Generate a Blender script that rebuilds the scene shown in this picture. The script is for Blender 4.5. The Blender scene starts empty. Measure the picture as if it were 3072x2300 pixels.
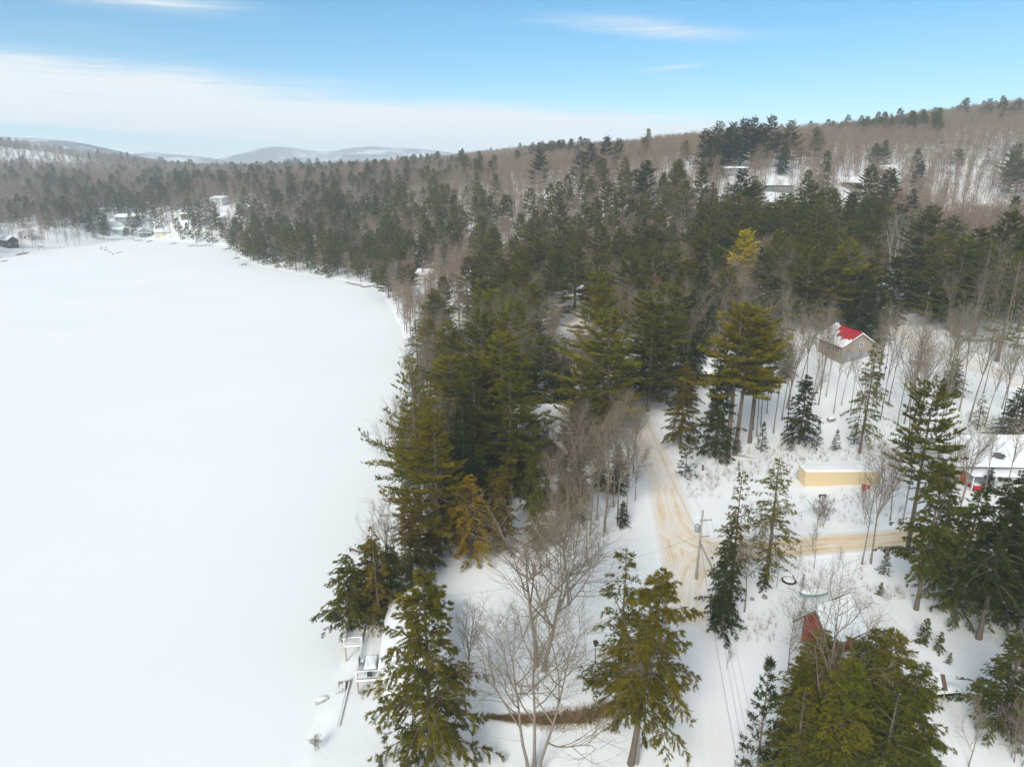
import bpy, math, random
import numpy as np

# ---------------------------------------------------------------- camera, sky, sun, exposure
sc = bpy.context.scene
COL = sc.collection
R = math.radians
CAM_H, PITCH, FOC = 60.0, R(17.0), 2048.0      # metres, tilt below the horizon, focal length for a 3072 wide frame
cam_d = bpy.data.cameras.new('camera'); cam_d.lens = 24.0; cam_d.sensor_width = 36.0
cam_d.clip_start = 0.5; cam_d.clip_end = 30000.0
cam = bpy.data.objects.new('camera', cam_d); COL.objects.link(cam)
cam.location = (0, 0, CAM_H); cam.rotation_euler = (R(90) - PITCH, 0, 0)
sc.camera = cam

SUN_EL, SUN_AZ = R(34), R(205)                 # azimuth clockwise from the view direction: behind the camera, a little to its left
w = bpy.data.worlds.new('World'); sc.world = w; w.use_nodes = True
nt = w.node_tree; nt.nodes.clear()
def wn(t, **k):
    n = nt.nodes.new(t)
    for a, b in k.items(): setattr(n, a, b)
    return n
def wmath(op, a, b=None, c=None, clamp=False):
    n = wn('ShaderNodeMath', operation=op); n.use_clamp = clamp
    for i, s in enumerate((a, b, c)):
        if s is None: continue
        if isinstance(s, (int, float)): n.inputs[i].default_value = s
        else: nt.links.new(s, n.inputs[i])
    return n.outputs[0]
def wsmooth(x, lo, hi):
    n = wn('ShaderNodeMapRange', interpolation_type='SMOOTHSTEP')
    nt.links.new(x, n.inputs[0]); n.inputs[1].default_value = lo; n.inputs[2].default_value = hi
    return n.outputs[0]
out = wn('ShaderNodeOutputWorld')
sky = wn('ShaderNodeTexSky', sky_type='NISHITA', sun_disc=False, sun_elevation=SUN_EL, sun_rotation=SUN_AZ,
         altitude=1200.0, air_density=1.0, dust_density=0.15, ozone_density=4.0)
hs = wn('ShaderNodeHueSaturation'); hs.inputs['Saturation'].default_value = 1.28; hs.inputs['Hue'].default_value = 0.484
nt.links.new(sky.outputs[0], hs.inputs['Color'])
bg_sky = wn('ShaderNodeBackground'); bg_sky.inputs[1].default_value = 0.12
nt.links.new(hs.outputs[0], bg_sky.inputs[0])
bg_cl = wn('ShaderNodeBackground'); bg_cl.inputs[0].default_value = (0.935, 0.935, 0.92, 1); bg_cl.inputs[1].default_value = 0.95
tc = wn('ShaderNodeTexCoord'); sep = wn('ShaderNodeSeparateXYZ'); nt.links.new(tc.outputs['Generated'], sep.inputs[0])
dx, dy, dz = sep.outputs
az = wmath('ARCTAN2', dx, dy); el = wmath('ARCSINE', dz)
def wnoise(sx, sy, scale, detail=5, rough=0.55, off=0.0, dist=0.0):
    c = wn('ShaderNodeCombineXYZ')
    nt.links.new(wmath('MULTIPLY', az, sx), c.inputs[0]); nt.links.new(wmath('MULTIPLY', el, sy), c.inputs[1]); c.inputs[2].default_value = off
    n = wn('ShaderNodeTexNoise'); n.inputs['Scale'].default_value = scale; n.inputs['Detail'].default_value = detail
    n.inputs['Roughness'].default_value = rough; n.inputs['Distortion'].default_value = dist
    nt.links.new(c.outputs[0], n.inputs['Vector']); return n.outputs[0]
# high thin streaks over the whole sky
tilt = wmath('ADD', el, wmath('MULTIPLY', az, 0.06))
def wblob(a0, e0, sa, se, slope=0.0):
    a = wmath('DIVIDE', wmath('SUBTRACT', az, R(a0)), R(sa))
    ee = wmath('SUBTRACT', wmath('SUBTRACT', el, R(e0)), wmath('MULTIPLY', wmath('SUBTRACT', az, R(a0)), slope))
    e = wmath('DIVIDE', ee, R(se))
    q = wmath('ADD', wmath('MULTIPLY', a, a), wmath('MULTIPLY', e, e))
    return wmath('EXPONENT', wmath('MULTIPLY', q, -1.0))
n_str = wnoise(1.0, 9.0, 3.2, 6, 0.6, 3.1, 0.4)
n_fine = wnoise(1.3, 34.0, 3.0, 7, 0.7, 7.7, 0.9)
n_big = wnoise(0.7, 3.0, 1.8, 4, 0.5, 1.3)
streak = wsmooth(wmath('ADD', wmath('MULTIPLY', n_str, 0.65), wmath('MULTIPLY', n_fine, 0.35)), 0.50, 0.80)
high = wmath('MULTIPLY', wsmooth(n_big, 0.30, 0.52), wsmooth(el, R(14), R(30)))     # fuller cloud overhead
bank = wblob(-32, 4.7, 32, 2.7, -0.05); bank2 = wblob(4, 3.1, 20, 1.5, -0.02)
wisp = wblob(-32, 11.8, 12, 1.1, -0.06); wisp2 = wblob(10.5, 10.3, 9, 0.8, -0.10); wisp3 = wblob(33, 11.9, 6, 1.0, -0.1)
wisp4 = wblob(12, 7.6, 3.5, 0.25, 0.05)
low = wsmooth(wmath('MULTIPLY', el, -1.0), R(-2.6), R(0.2))
shape = wmath('MULTIPLY', bank, 1.5)
for s, k in ((bank2, 1.15), (wisp, 1.25), (wisp2, 0.72), (wisp3, 1.3), (wisp4, 0.6), (low, 0.55)):
    shape = wmath('ADD', shape, wmath('MULTIPLY', s, k))
texd = wmath('ADD', -0.62, wmath('MULTIPLY', wmath('ADD', wmath('MULTIPLY', n_str, 0.45), wmath('MULTIPLY', n_fine, 0.55)), 3.2))
gap = wmath('ADD', wmath('MULTIPLY', wblob(-28, 2.35, 15, 0.42, -0.045), 1.3), wmath('MULTIPLY', wblob(-17, 1.0, 8, 0.25, -0.03), 0.8))
placed = wmath('SUBTRACT', wmath('MULTIPLY', shape, texd), gap)
placed = wsmooth(placed, 0.12, 1.15)
cl = wmath('ADD', wmath('MULTIPLY', placed, 0.93), wmath('ADD', wmath('MULTIPLY', streak, 0.10), wmath('MULTIPLY', high, 0.62)), clamp=True)
mix = wn('ShaderNodeMixShader'); nt.links.new(cl, mix.inputs[0])
nt.links.new(bg_sky.outputs[0], mix.inputs[1]); nt.links.new(bg_cl.outputs[0], mix.inputs[2])
nt.links.new(mix.outputs[0], out.inputs['Surface'])

sun_d = bpy.data.lights.new('sun', 'SUN'); sun_d.energy = 3.2; sun_d.angle = R(22); sun_d.color = (1.0, 0.95, 0.85)
sun = bpy.data.objects.new('sun', sun_d); COL.objects.link(sun)
# direction from which the light comes
sv = (math.sin(SUN_AZ) * math.cos(SUN_EL), math.cos(SUN_AZ) * math.cos(SUN_EL), math.sin(SUN_EL))
from mathutils import Vector
sun.rotation_euler = Vector(sv).to_track_quat('Z', 'Y').to_euler()
vs = sc.view_settings
vs.view_transform = 'Standard'; vs.look = 'None'; vs.exposure = 0.17; vs.gamma = 1.0; vs.use_curve_mapping = False
cy = sc.cycles
cy.max_bounces = 6; cy.diffuse_bounces = 3; cy.glossy_bounces = 2; cy.transmission_bounces = 2; cy.volume_bounces = 1
cy.transparent_max_bounces = 4; cy.use_denoising = True; cy.debug_use_spatial_splits = True; cy.caustics_reflective = False; cy.caustics_refractive = False

# ---------------------------------------------------------------- pixels of the photograph (3072 x 2300) to places
CP, SP = math.cos(PITCH), math.sin(PITCH)
def ray(u, v):
    a = (u - 1536.0) / FOC; b = (1150.0 - v) / FOC
    return np.array([a, CP + b * SP, -SP + b * CP])
def at_z(u, v, z):
    d = ray(u, v); t = (z - CAM_H) / d[2]
    return np.array([d[0] * t, d[1] * t, z])
def at_y(u, v, y):
    d = ray(u, v); t = y / d[1]
    return np.array([d[0] * t, y, CAM_H + d[2] * t])
def project(p):
    p = np.atleast_2d(p).astype(float)
    f = p[:, 1] * CP - (p[:, 2] - CAM_H) * SP
    up = p[:, 1] * SP + (p[:, 2] - CAM_H) * CP
    f = np.where(np.abs(f) < 1e-6, 1e-6, f)
    return np.stack([1536 + FOC * p[:, 0] / f, 1150 - FOC * up / f, f], 1)

# ---------------------------------------------------------------- the lie of the land
shore_px = [(860, 2300), (905, 2220), (962, 2095), (1010, 2005), (1048, 1940), (1075, 1840), (1105, 1745), (1138, 1650), (1160, 1545), (1178, 1440),
            (1190, 1340), (1212, 1240), (1240, 1150), (1252, 1070), (1215, 1012), (1178, 940), (1150, 890), (1128, 864), (1100, 857),
            (1040, 845), (960, 832), (890, 822), (830, 808), (770, 797), (725, 775), (695, 752), (672, 738), (620, 733), (560, 728), (480, 721), (420, 717),
            (345, 722), (275, 733), (215, 741), (140, 749), (60, 764), (-20, 778), (-250, 812)]
shore = [tuple(at_z(u, v, 0.0)[:2]) for u, v in shore_px]
shore = [(-6, -260), (-10, -60), (-14, 10)] + shore + [(-600, 420), (-640, 200), (-620, -260)]
SH = np.array(shore, float)
def lake_sd(x, y):
    """metres to the shore line, positive on land, negative on the ice"""
    x = np.asarray(x, float); y = np.asarray(y, float)
    shp = x.shape; x = x.ravel(); y = y.ravel()
    best = np.full(x.shape, 1e18); ins = np.zeros(x.shape, bool)
    n = len(SH)
    for i in range(n):
        ax, ay = SH[i]; bx, by = SH[(i + 1) % n]
        ex, ey = bx - ax, by - ay
        t = np.clip(((x - ax) * ex + (y - ay) * ey) / (ex * ex + ey * ey), 0, 1)
        d = (x - ax - t * ex) ** 2 + (y - ay - t * ey) ** 2
        best = np.minimum(best, d)
        c = ((ay > y) != (by > y))
        with np.errstate(divide='ignore', invalid='ignore'):
            xi = ex * (y - ay) / (ey if ey != 0 else 1e-9) + ax
        ins ^= c & (x < xi)
    d = np.sqrt(best); d[ins] *= -1
    return d.reshape(shp)

K = 1.5
ctl = []
for u, v, z in [(1290, 2275, 1.3), (1600, 2300, 1.5), (1890, 2290, 1.8), (1400, 2180, 1.6), (1600, 2050, 2.6), (1850, 2070, 2.8), (1700, 1820, 2.8), (1500, 1900, 2.3),
                (1300, 1800, 1.8), (2060, 1700, 3.2), (2090, 2000, 3.2), (2100, 2250, 2.8), (2500, 1900, 3.6), (2900, 2200, 4.2), (2500, 1450, 4.2), (2700, 1620, 4.0),
                (3000, 1600, 4.6), (2300, 1380, 4.3), (1960, 1360, 4.0), (1890, 1230, 4.6), (1690, 900, 8), (2560, 1085, 8.5), (2650, 1200, 6.6), (3000, 1200, 8.5),
                (2680, 950, 13), (3000, 1000, 14), (2470, 890, 12), (1300, 1060, 2.5), (1400, 1000, 3.6), (1270, 850, 3.5), (1500, 800, 6.5), (1150, 800, 3.0)]:
    ctl.append(at_z(u, v, z * K))
for u, v, y, h in [(2330, 565, 290, 0), (2200, 492, 320, 0), (2400, 482, 345, 0), (2050, 520, 330, 0), (2600, 545, 330, 0), (2300, 665, 235, 0), (2950, 690, 260, 0), (3061, 300, 640, 16), (2800, 318, 640, 15), (2500, 372, 650, 14),
                   (2200, 398, 650, 14), (1950, 418, 800, 14), (1750, 420, 900, 14), (1600, 432, 950, 14), (1450, 448, 950, 14), (1300, 462, 900, 15), (1000, 492, 850, 15),
                   (700, 482, 900, 16), (600, 500, 900, 14), (450, 474, 1000, 14), (300, 452, 1050, 14), (150, 429, 1080, 14), (0, 418, 1100, 13), (-500, 400, 1100, 12),
                   (3600, 290, 640, 14), (1600, 640, 330, 0), (1200, 640, 400, 0), (900, 640, 440, 0), (660, 605, 490, 0), (400, 640, 480, 0), (150, 640, 480, 0),
                   (100, 560, 650, 0), (300, 565, 650, 0)]:
    p = at_y(u, v, y * K); p[2] -= h * K; ctl.append(p)
for a in (-50, -30, -10, 10, 30, 50):
    for d, z in ((1450, 30), (2200, 25)):
        ctl.append(np.array([d * K * math.sin(R(a)), d * K * math.cos(R(a)), z * K]))
for x, y, z in ((0, -80, 3), (90, -80, 8), (160, 0, 10), (230, 80, 15), (60, 0, 5), (15, 15, 2.5), (330, 150, 30), (420, 300, 75), (20, -250, 5), (300, -250, 12), (-900, 300, 20), (-900, -200, 20)):
    ctl.append(np.array([x, y, z], float))
ctl = np.array(ctl)
_s = 100.0
def _phi(r2):
    return 0.5 * r2 * np.log(np.maximum(r2, 1e-12))
_P = ctl[:, :2] / _s
_n = len(_P)
_A = _phi(((_P[:, None] - _P[None]) ** 2).sum(2)) + np.eye(_n) * 0.02
_M = np.zeros((_n + 3, _n + 3)); _M[:_n, :_n] = _A; _M[:_n, _n] = 1; _M[:_n, _n + 1:] = _P; _M[_n:, :_n] = _M[:_n, _n:].T
_W = np.linalg.solve(_M, np.concatenate([ctl[:, 2], [0, 0, 0]]))
def _tps(x, y):
    q = np.stack([x, y], -1) / _s
    o = np.empty(len(q))
    for i in range(0, len(q), 20000):
        b = q[i:i + 20000]
        o[i:i + 20000] = _phi(((b[:, None] - _P[None]) ** 2).sum(2)) @ _W[:_n] + _W[_n] + b @ _W[_n + 1:]
    return o
def sstep(t, a, b):
    t = np.clip((t - a) / (b - a), 0, 1); return t * t * (3 - 2 * t)
def wob(x, y):
    return (np.sin(x * 0.21 + 1.3 * np.sin(y * 0.13)) * np.cos(y * 0.17 + 0.7) * 0.5 + 0.5 * np.sin(x * 0.071 - y * 0.093 + 2.0)
            + 0.22 * np.sin(x * 0.63 + y * 0.41) * np.cos(y * 0.57 - x * 0.22))
# a short grassy bank that faces the camera in the near yard
BANK = np.array([at_z(u, v, 3.2)[:2] for u, v in ((1440, 2112), (1560, 2128), (1660, 2140), (1760, 2140), (1850, 2122), (1920, 2092))])
def bank_sd(x, y):
    d = np.full(x.shape, 1e9); s = np.zeros(x.shape); tt = np.zeros(x.shape)
    for i in range(len(BANK) - 1):
        a = BANK[i]; e = BANK[i + 1] - a; L = np.hypot(*e)
        t = ((x - a[0]) * e[0] + (y - a[1]) * e[1]) / L ** 2; tc_ = np.clip(t, 0, 1)
        dd = np.hypot(x - a[0] - tc_ * e[0], y - a[1] - tc_ * e[1]); side = np.sign(e[0] * (y - a[1]) - e[1] * (x - a[0]))
        m = dd < d; d = np.where(m, dd, d); s = np.where(m, side, s); tt = np.where(m, i + tc_, tt)
    return d * s, tt
def terrain(x, y, full=True):
    x = np.asarray(x, float); y = np.asarray(y, float); shp = x.shape
    x = x.ravel(); y = y.ravel()
    d = lake_sd(x, y) + 0.8 * wob(x * 2.1, y * 2.1)
    z = np.clip(_tps(x, y), 1.2, 175)
    r = np.hypot(x, y)
    z = z + wob(x, y) * 0.35 * np.clip(r / 200, 0.35, 4)
    land = 0.05 + 0.6 * sstep(d, 0.0, 3.0) + (np.maximum(z, 1.1) - 1.0) * sstep(d, 0.0, 40.0)
    # the step of the bank
    bs, bt = bank_sd(x, y)
    fade = sstep(np.abs(bs), 14, 3) * sstep(bt, 0.0, 1.2) * sstep(bt, 5.0, 4.2)
    land = land + fade * 0.75 * (sstep(bs, -1.1, 1.1) - 0.5)
    zz = np.where(d > 0, land, -0.9 * sstep(-d, -0.2, 3.0))
    return zz.reshape(shp)
def tz(x, y):
    return float(terrain(np.array([x]), np.array([y]))[0])
def on_ground(u, v):
    """the point of the ground that the photograph shows at pixel u, v"""
    d = ray(u, v)
    ys = np.concatenate([np.arange(20, 400, 1.0), np.arange(400, 1600, 4.0)]); t = ys / d[1]
    x = d[0] * t; z = CAM_H + d[2] * t
    g = np.maximum(terrain(x, ys), 0)
    k = np.argmax(z < g)
    if z[k] >= g[k]: k = len(ys) - 1
    k = max(k, 1)
    f0 = z[k - 1] - g[k - 1]; f1 = z[k] - g[k]
    a = f0 / (f0 - f1) if f0 != f1 else 0
    yy = ys[k - 1] + a * (ys[k] - ys[k - 1]); tt = yy / d[1]
    return np.array([d[0] * tt, yy, CAM_H + d[2] * tt])
def under_apex(u, v, H):
    """foot of a thing H metres tall whose top the photograph shows at u, v"""
    d = ray(u, v)
    ys = np.concatenate([np.arange(20, 400, 1.0), np.arange(400, 1600, 4.0)]); t = ys / d[1]
    x = d[0] * t; z = CAM_H + d[2] * t - H
    g = np.maximum(terrain(x, ys), 0)
    k = int(np.argmax(z < g))
    if z[k] >= g[k]: k = len(ys) - 1
    return np.array([x[k], ys[k], g[k]])

# ---------------------------------------------------------------- mesh helpers
def nrm(a):
    return a / np.maximum(np.linalg.norm(a, axis=-1, keepdims=True), 1e-9)
def np_mesh(name, V, F, mats, midx=None, tint=None, smooth=False):
    me = bpy.data.meshes.new(name)
    V = np.asarray(V, np.float32); F = np.asarray(F, np.int32)
    n = F.shape[1]
    me.vertices.add(len(V)); me.vertices.foreach_set('co', V.ravel())
    me.loops.add(F.size); me.loops.foreach_set('vertex_index', F.ravel())
    me.polygons.add(len(F)); me.polygons.foreach_set('loop_start', np.arange(0, F.size, n, dtype=np.int32))
    try: me.polygons.foreach_set('loop_total', np.full(len(F), n, np.int32))
    except Exception: pass
    for m in mats: me.materials.append(m)
    if midx is not None: me.polygons.foreach_set('material_index', np.asarray(midx, np.int32))
    if smooth: me.polygons.foreach_set('use_smooth', np.ones(len(F), bool))
    if tint is not None:
        a = me.attributes.new('tint', 'FLOAT', 'POINT'); a.data.foreach_set('value', np.asarray(tint, np.float32))
    me.update(calc_edges=True); me.validate()
    return me
class MB:
    """collects quads and triangles of one part"""
    def __init__(self): self.v = []; self.f = []
    def add(self, vs, fs):
        o = len(self.v); self.v += [tuple(map(float, p)) for p in vs]; self.f += [tuple(i + o for i in f) for f in fs]; return self
    def box(self, c, s, rz=0.0, taper=1.0):
        cx, cy_, cz = c; hx, hy, hz = s[0] / 2, s[1] / 2, s[2] / 2; ca, sa = math.cos(rz), math.sin(rz); vs = []
        for z, k in ((-hz, 1.0), (hz, taper)):
            for x, y in ((-hx, -hy), (hx, -hy), (hx, hy), (-hx, hy)):
                vs.append((cx + (x * ca - y * sa) * k, cy_ + (x * sa + y * ca) * k, cz + z))
        return self.add(vs, [(3, 2, 1, 0), (4, 5, 6, 7), (0, 1, 5, 4), (1, 2, 6, 5), (2, 3, 7, 6), (3, 0, 4, 7)])
    def prism(self, poly, axis, a, b):
        """poly of (p, q) extruded along axis ('x': p=y q=z, 'y': p=x q=z, 'z': p=x q=y)"""
        n = len(poly)
        f = {'x': lambda p, q, t: (t, p, q), 'y': lambda p, q, t: (p, t, q), 'z': lambda p, q, t: (p, q, t)}[axis]
        vs = [f(p, q, a) for p, q in poly] + [f(p, q, b) for p, q in poly]
        fs = [tuple(range(n)), tuple(range(2 * n - 1, n - 1, -1))] + [(i, i + n, (i + 1) % n + n, (i + 1) % n) for i in range(n)]
        return self.add(vs, fs)
    def tube(self, pts, rad, sides=6, cap=True):
        V, F = tubes(np.array([pts], float), np.array([rad], float), sides)
        o = len(self.v); self.v += [tuple(map(float, p)) for p in V]; self.f += [tuple(int(i) + o for i in f) for f in F]
        if cap:
            self.f.append(tuple(o + i for i in range(sides))[::-1]); self.f.append(tuple(o + (len(pts) - 1) * sides + i for i in range(sides)))
        return self
    def lathe(self, prof, sides=12, c=(0, 0, 0)):
        vs = []; n = len(prof)
        for r, z in prof:
            for i in range(sides):
                t = 2 * math.pi * i / sides; vs.append((c[0] + r * math.cos(t), c[1] + r * math.sin(t), c[2] + z))
        fs = [(k * sides + i, k * sides + (i + 1) % sides, (k + 1) * sides + (i + 1) % sides, (k + 1) * sides + i) for k in range(n - 1) for i in range(sides)]
        fs += [tuple(range(sides))[::-1], tuple((n - 1) * sides + i for i in range(sides))]
        return self.add(vs, fs)
    def grid(self, fn, n, m):
        vs = [fn(i / n, j / m) for j in range(m + 1) for i in range(n + 1)]
        return self.add(vs, [(j * (n + 1) + i, j * (n + 1) + i + 1, (j + 1) * (n + 1) + i + 1, (j + 1) * (n + 1) + i) for j in range(m) for i in range(n)])
    def mesh(self, name, mat, smooth=False):
        me = bpy.data.meshes.new(name); me.from_pydata(self.v, [], self.f); me.materials.append(mat)
        if smooth: me.polygons.foreach_set('use_smooth', [True] * len(me.polygons))
        me.update(); return me
    def build(self, name, mat, parent=None, smooth=False, **k):
        return link(name, self.mesh(name, mat, smooth), parent, **k)
def tubes(P, Rd, sides):
    """P (B,K,3), Rd (B,K): quads of B tubes"""
    B, Kp, _ = P.shape
    T = np.empty_like(P); T[:, 1:-1] = P[:, 2:] - P[:, :-2]; T[:, 0] = P[:, 1] - P[:, 0]; T[:, -1] = P[:, -1] - P[:, -2]; T = nrm(T)
    ref = np.where(np.abs(T[..., 2:3]) > 0.9, np.array([1.0, 0, 0]), np.array([0, 0, 1.0]))
    N = nrm(np.cross(T, ref)); Bn = np.cross(T, N)
    a = np.arange(sides) * 2 * np.pi / sides
    V = P[:, :, None] + Rd[:, :, None, None] * (np.cos(a)[None, None, :, None] * N[:, :, None] + np.sin(a)[None, None, :, None] * Bn[:, :, None])
    i, k, s = np.meshgrid(np.arange(B), np.arange(Kp - 1), np.arange(sides), indexing='ij')
    b = i * Kp * sides; s2 = (s + 1) % sides
    F = np.stack([b + k * sides + s, b + k * sides + s2, b + (k + 1) * sides + s2, b + (k + 1) * sides + s], -1).reshape(-1, 4)
    return V.reshape(-1, 3), F
def quads_to_tris(F):
    return np.concatenate([F[:, [0, 1, 2]], F[:, [0, 2, 3]]])
def link(name, data, parent=None, loc=None, rz=None, **k):
    o = bpy.data.objects.new(name, data); COL.objects.link(o)
    if parent is not None: o.parent = parent
    if loc is not None: o.location = loc
    if rz is not None: o.rotation_euler = (0, 0, rz)
    for a, b in k.items(): o[a] = b
    return o
def thing(name, label, cat, loc, rz=0.0, group=None):
    o = link(name, None, None, loc, rz); o.empty_display_size = 0.2
    o['label'] = label; o['category'] = cat
    if group: o['group'] = group
    return o
def tag(o, label, cat, group=None):
    o['label'] = label; o['category'] = cat
    if group: o['group'] = group
    return o
LANDMARKS = []          # (phrase, xyz)
# ---------------------------------------------------------------- materials
def material(name):
    m = bpy.data.materials.new(name); m.use_nodes = True; t = m.node_tree; t.nodes.clear()
    o = t.nodes.new('ShaderNodeOutputMaterial'); return m, t, o
class NT:
    def __init__(s, t): s.t = t
    def n(s, ty, ins=None, **k):
        x = s.t.nodes.new(ty)
        for a, b in k.items(): setattr(x, a, b)
        for a, b in (ins or {}).items():
            if hasattr(b, 'links'): s.t.links.new(b, x.inputs[a])
            else: x.inputs[a].default_value = b
        return x
    def noise(s, scale, detail=4, rough=0.55, vec=None, dist=0.0):
        i = {'Scale': scale, 'Detail': detail, 'Roughness': rough, 'Distortion': dist}
        if vec is not None: i['Vector'] = vec
        return s.n('ShaderNodeTexNoise', i).outputs[0]
    def math(s, op, a, b=None, clamp=False):
        i = {0: a}
        if b is not None: i[1] = b
        x = s.n('ShaderNodeMath', i, operation=op); x.use_clamp = clamp; return x.outputs[0]
    def smooth(s, x, lo, hi, a=0.0, b=1.0):
        return s.n('ShaderNodeMapRange', {0: x, 1: lo, 2: hi, 3: a, 4: b}, interpolation_type='SMOOTHSTEP').outputs[0]
    def mix(s, f, a, b, mode='MIX'):
        x = s.n('ShaderNodeMix', data_type='RGBA', blend_type=mode)
        for sock, val in ((x.inputs[0], f), (x.inputs[6], a), (x.inputs[7], b)):
            if hasattr(val, 'links'): s.t.links.new(val, sock)
            else: sock.default_value = val
        return x.outputs[2]
    def mapping(s, vec, scale):
        return s.n('ShaderNodeMapping', {'Vector': vec, 'Scale': scale}).outputs[0]
def c4(c): return (c[0], c[1], c[2], 1.0)
def mat_plain(name, c, rough=0.7, var=0.18, scale=3.0, metal=0.0, bump=0.0, spec=0.3):
    m, t, o = material(name); g = NT(t)
    tex = g.n('ShaderNodeTexCoord').outputs['Object']
    nz = g.noise(scale, 5, 0.6, tex)
    col = g.mix(nz, c4([x * (1 - var) for x in c]), c4([min(1, x * (1 + var)) for x in c]))
    p = g.n('ShaderNodeBsdfPrincipled', {'Base Color': col, 'Roughness': rough, 'Metallic': metal, 'Specular IOR Level': spec})
    if bump:
        b = g.n('ShaderNodeBump', {'Height': nz, 'Strength': bump, 'Distance': 0.05}); t.links.new(b.outputs[0], p.inputs['Normal'])
    t.links.new(p.outputs[0], o.inputs[0]); return m
SNOW = (0.86, 0.88, 0.91)
def mat_snow(name, litter=False):
    m, t, o = material(name); g = NT(t)
    pos = g.n('ShaderNodeNewGeometry').outputs['Position']
    n1 = g.noise(0.12, 4, 0.5, pos); n2 = g.noise(1.3, 5, 0.6, pos)
    col = g.mix(g.smooth(n1, 0.35, 0.7), c4((0.805, 0.815, 0.81)), c4((0.84, 0.847, 0.838)))
    if litter:
        n3 = g.noise(6.0, 3, 0.7, pos); n4 = g.noise(0.06, 3, 0.5, pos)
        f = g.math('MULTIPLY', g.smooth(n3, 0.62, 0.78), g.smooth(n4, 0.40, 0.65))
        col = g.mix(g.math('MULTIPLY', f, 0.45), col, c4((0.42, 0.34, 0.27)))
    p = g.n('ShaderNodeBsdfPrincipled', {'Base Color': col, 'Roughness': 0.75, 'Specular IOR Level': 0.12})
    h = g.math('ADD', g.math('MULTIPLY', n2, 0.35), g.math('MULTIPLY', n1, 1.6))
    b = g.n('ShaderNodeBump', {'Height': h, 'Strength': 0.35, 'Distance': 0.35}); t.links.new(b.outputs[0], p.inputs['Normal'])
    t.links.new(p.outputs[0], o.inputs[0]); return m
def mat_leaf(name, color=None, spread=0.16, transl=0.18, tipc=(0.22, 0.165, 0.03), tipf=0.30):
    """needles: the tree's own colour (object colour, or the one given), twig by twig lighter or darker, yellower on some sprays"""
    m, t, o = material(name); g = NT(t)
    oi = g.n('ShaderNodeObjectInfo')
    at = g.n('ShaderNodeAttribute', attribute_name='tint').outputs['Fac']
    if color is None: base = oi.outputs['Color']
    else:
        r = oi.outputs['Random']
        base = g.mix(r, c4([x * 0.75 for x in color]), c4([color[0] * 1.3, color[1] * 1.2, color[2] * 1.05]))
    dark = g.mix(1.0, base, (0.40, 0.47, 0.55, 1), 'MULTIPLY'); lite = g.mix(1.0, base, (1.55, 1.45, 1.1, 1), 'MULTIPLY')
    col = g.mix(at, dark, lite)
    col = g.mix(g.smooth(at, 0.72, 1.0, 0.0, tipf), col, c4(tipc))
    d = g.n('ShaderNodeBsdfDiffuse', {'Color': col}); tr = g.n('ShaderNodeBsdfTranslucent', {'Color': col})
    mx = g.n('ShaderNodeMixShader', {0: transl}); t.links.new(d.outputs[0], mx.inputs[1]); t.links.new(tr.outputs[0], mx.inputs[2])
    t.links.new(mx.outputs[0], o.inputs[0]); return m
def mat_bark(name, c, var=0.35, scale=4.0, obj_random=0.3):
    m, t, o = material(name); g = NT(t)
    tex = g.n('ShaderNodeTexCoord').outputs['Object']; r = g.n('ShaderNodeObjectInfo').outputs['Random']
    nz = g.noise(scale, 4, 0.65, g.mapping(tex, (1, 1, 0.25)))
    col = g.mix(nz, c4([x * (1 - var) for x in c]), c4([x * (1 + var) for x in c]))
    col = g.mix(g.math('MULTIPLY', r, obj_random), col, c4((c[0] * 0.55, c[1] * 0.52, c[2] * 0.5)))
    d = g.n('ShaderNodeBsdfDiffuse', {'Color': col}); t.links.new(d.outputs[0], o.inputs[0]); return m
M = {}
M['snow'] = mat_snow('fresh_snow'); M['snow_woods'] = mat_snow('snow_with_litter', True)
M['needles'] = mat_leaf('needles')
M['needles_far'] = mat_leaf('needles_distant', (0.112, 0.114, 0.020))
M['bark_pine'] = mat_bark('bark_conifer', (0.17, 0.135, 0.105))
M['bark_grey'] = mat_bark('bark_grey', (0.27, 0.23, 0.18))
M['twig'] = mat_bark('twigs_grey_brown', (0.270, 0.218, 0.155))
M['twig_far'] = mat_bark('twigs_distant', (0.268, 0.196, 0.138), obj_random=0.35)
M['bark_far'] = mat_bark('bark_distant', (0.27, 0.23, 0.20))
M['birch'] = mat_bark('bark_birch', (0.55, 0.52, 0.47), 0.25, 7.0, 0.0)
M['white_paint'] = mat_plain('white_paint', (0.78, 0.78, 0.77), 0.5, 0.05)
M['deck_wood'] = mat_plain('weathered_deck_wood', (0.42, 0.36, 0.28), 0.8, 0.2, 6)
M['post_wood'] = mat_plain('treated_post_wood', (0.38, 0.29, 0.18), 0.8, 0.2, 6)
M['tan_metal'] = mat_plain('tan_painted_metal', (0.66, 0.52, 0.31), 0.45, 0.06, 1.2)
M['red_wood'] = mat_plain('barn_red_boards', (0.30, 0.055, 0.035), 0.7, 0.2, 3)
M['red_metal'] = mat_plain('red_roof_metal', (0.42, 0.012, 0.03), 0.4, 0.08, 1)
M['brown_wood'] = mat_plain('brown_stained_boards', (0.155, 0.115, 0.08), 0.8, 0.2, 3)
M['dark_wood'] = mat_plain('dark_stained_boards', (0.07, 0.055, 0.045), 0.8, 0.2, 3)
M['grey_siding'] = mat_plain('grey_siding', (0.30, 0.31, 0.33), 0.7, 0.1, 2)
M['light_siding'] = mat_plain('pale_grey_siding', (0.55, 0.55, 0.53), 0.7, 0.08, 2)
M['tan_siding'] = mat_plain('tan_siding', (0.34, 0.28, 0.225), 0.7, 0.12, 2)
M['cream_siding'] = mat_plain('cream_siding', (0.68, 0.63, 0.48), 0.6, 0.06, 2)
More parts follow.
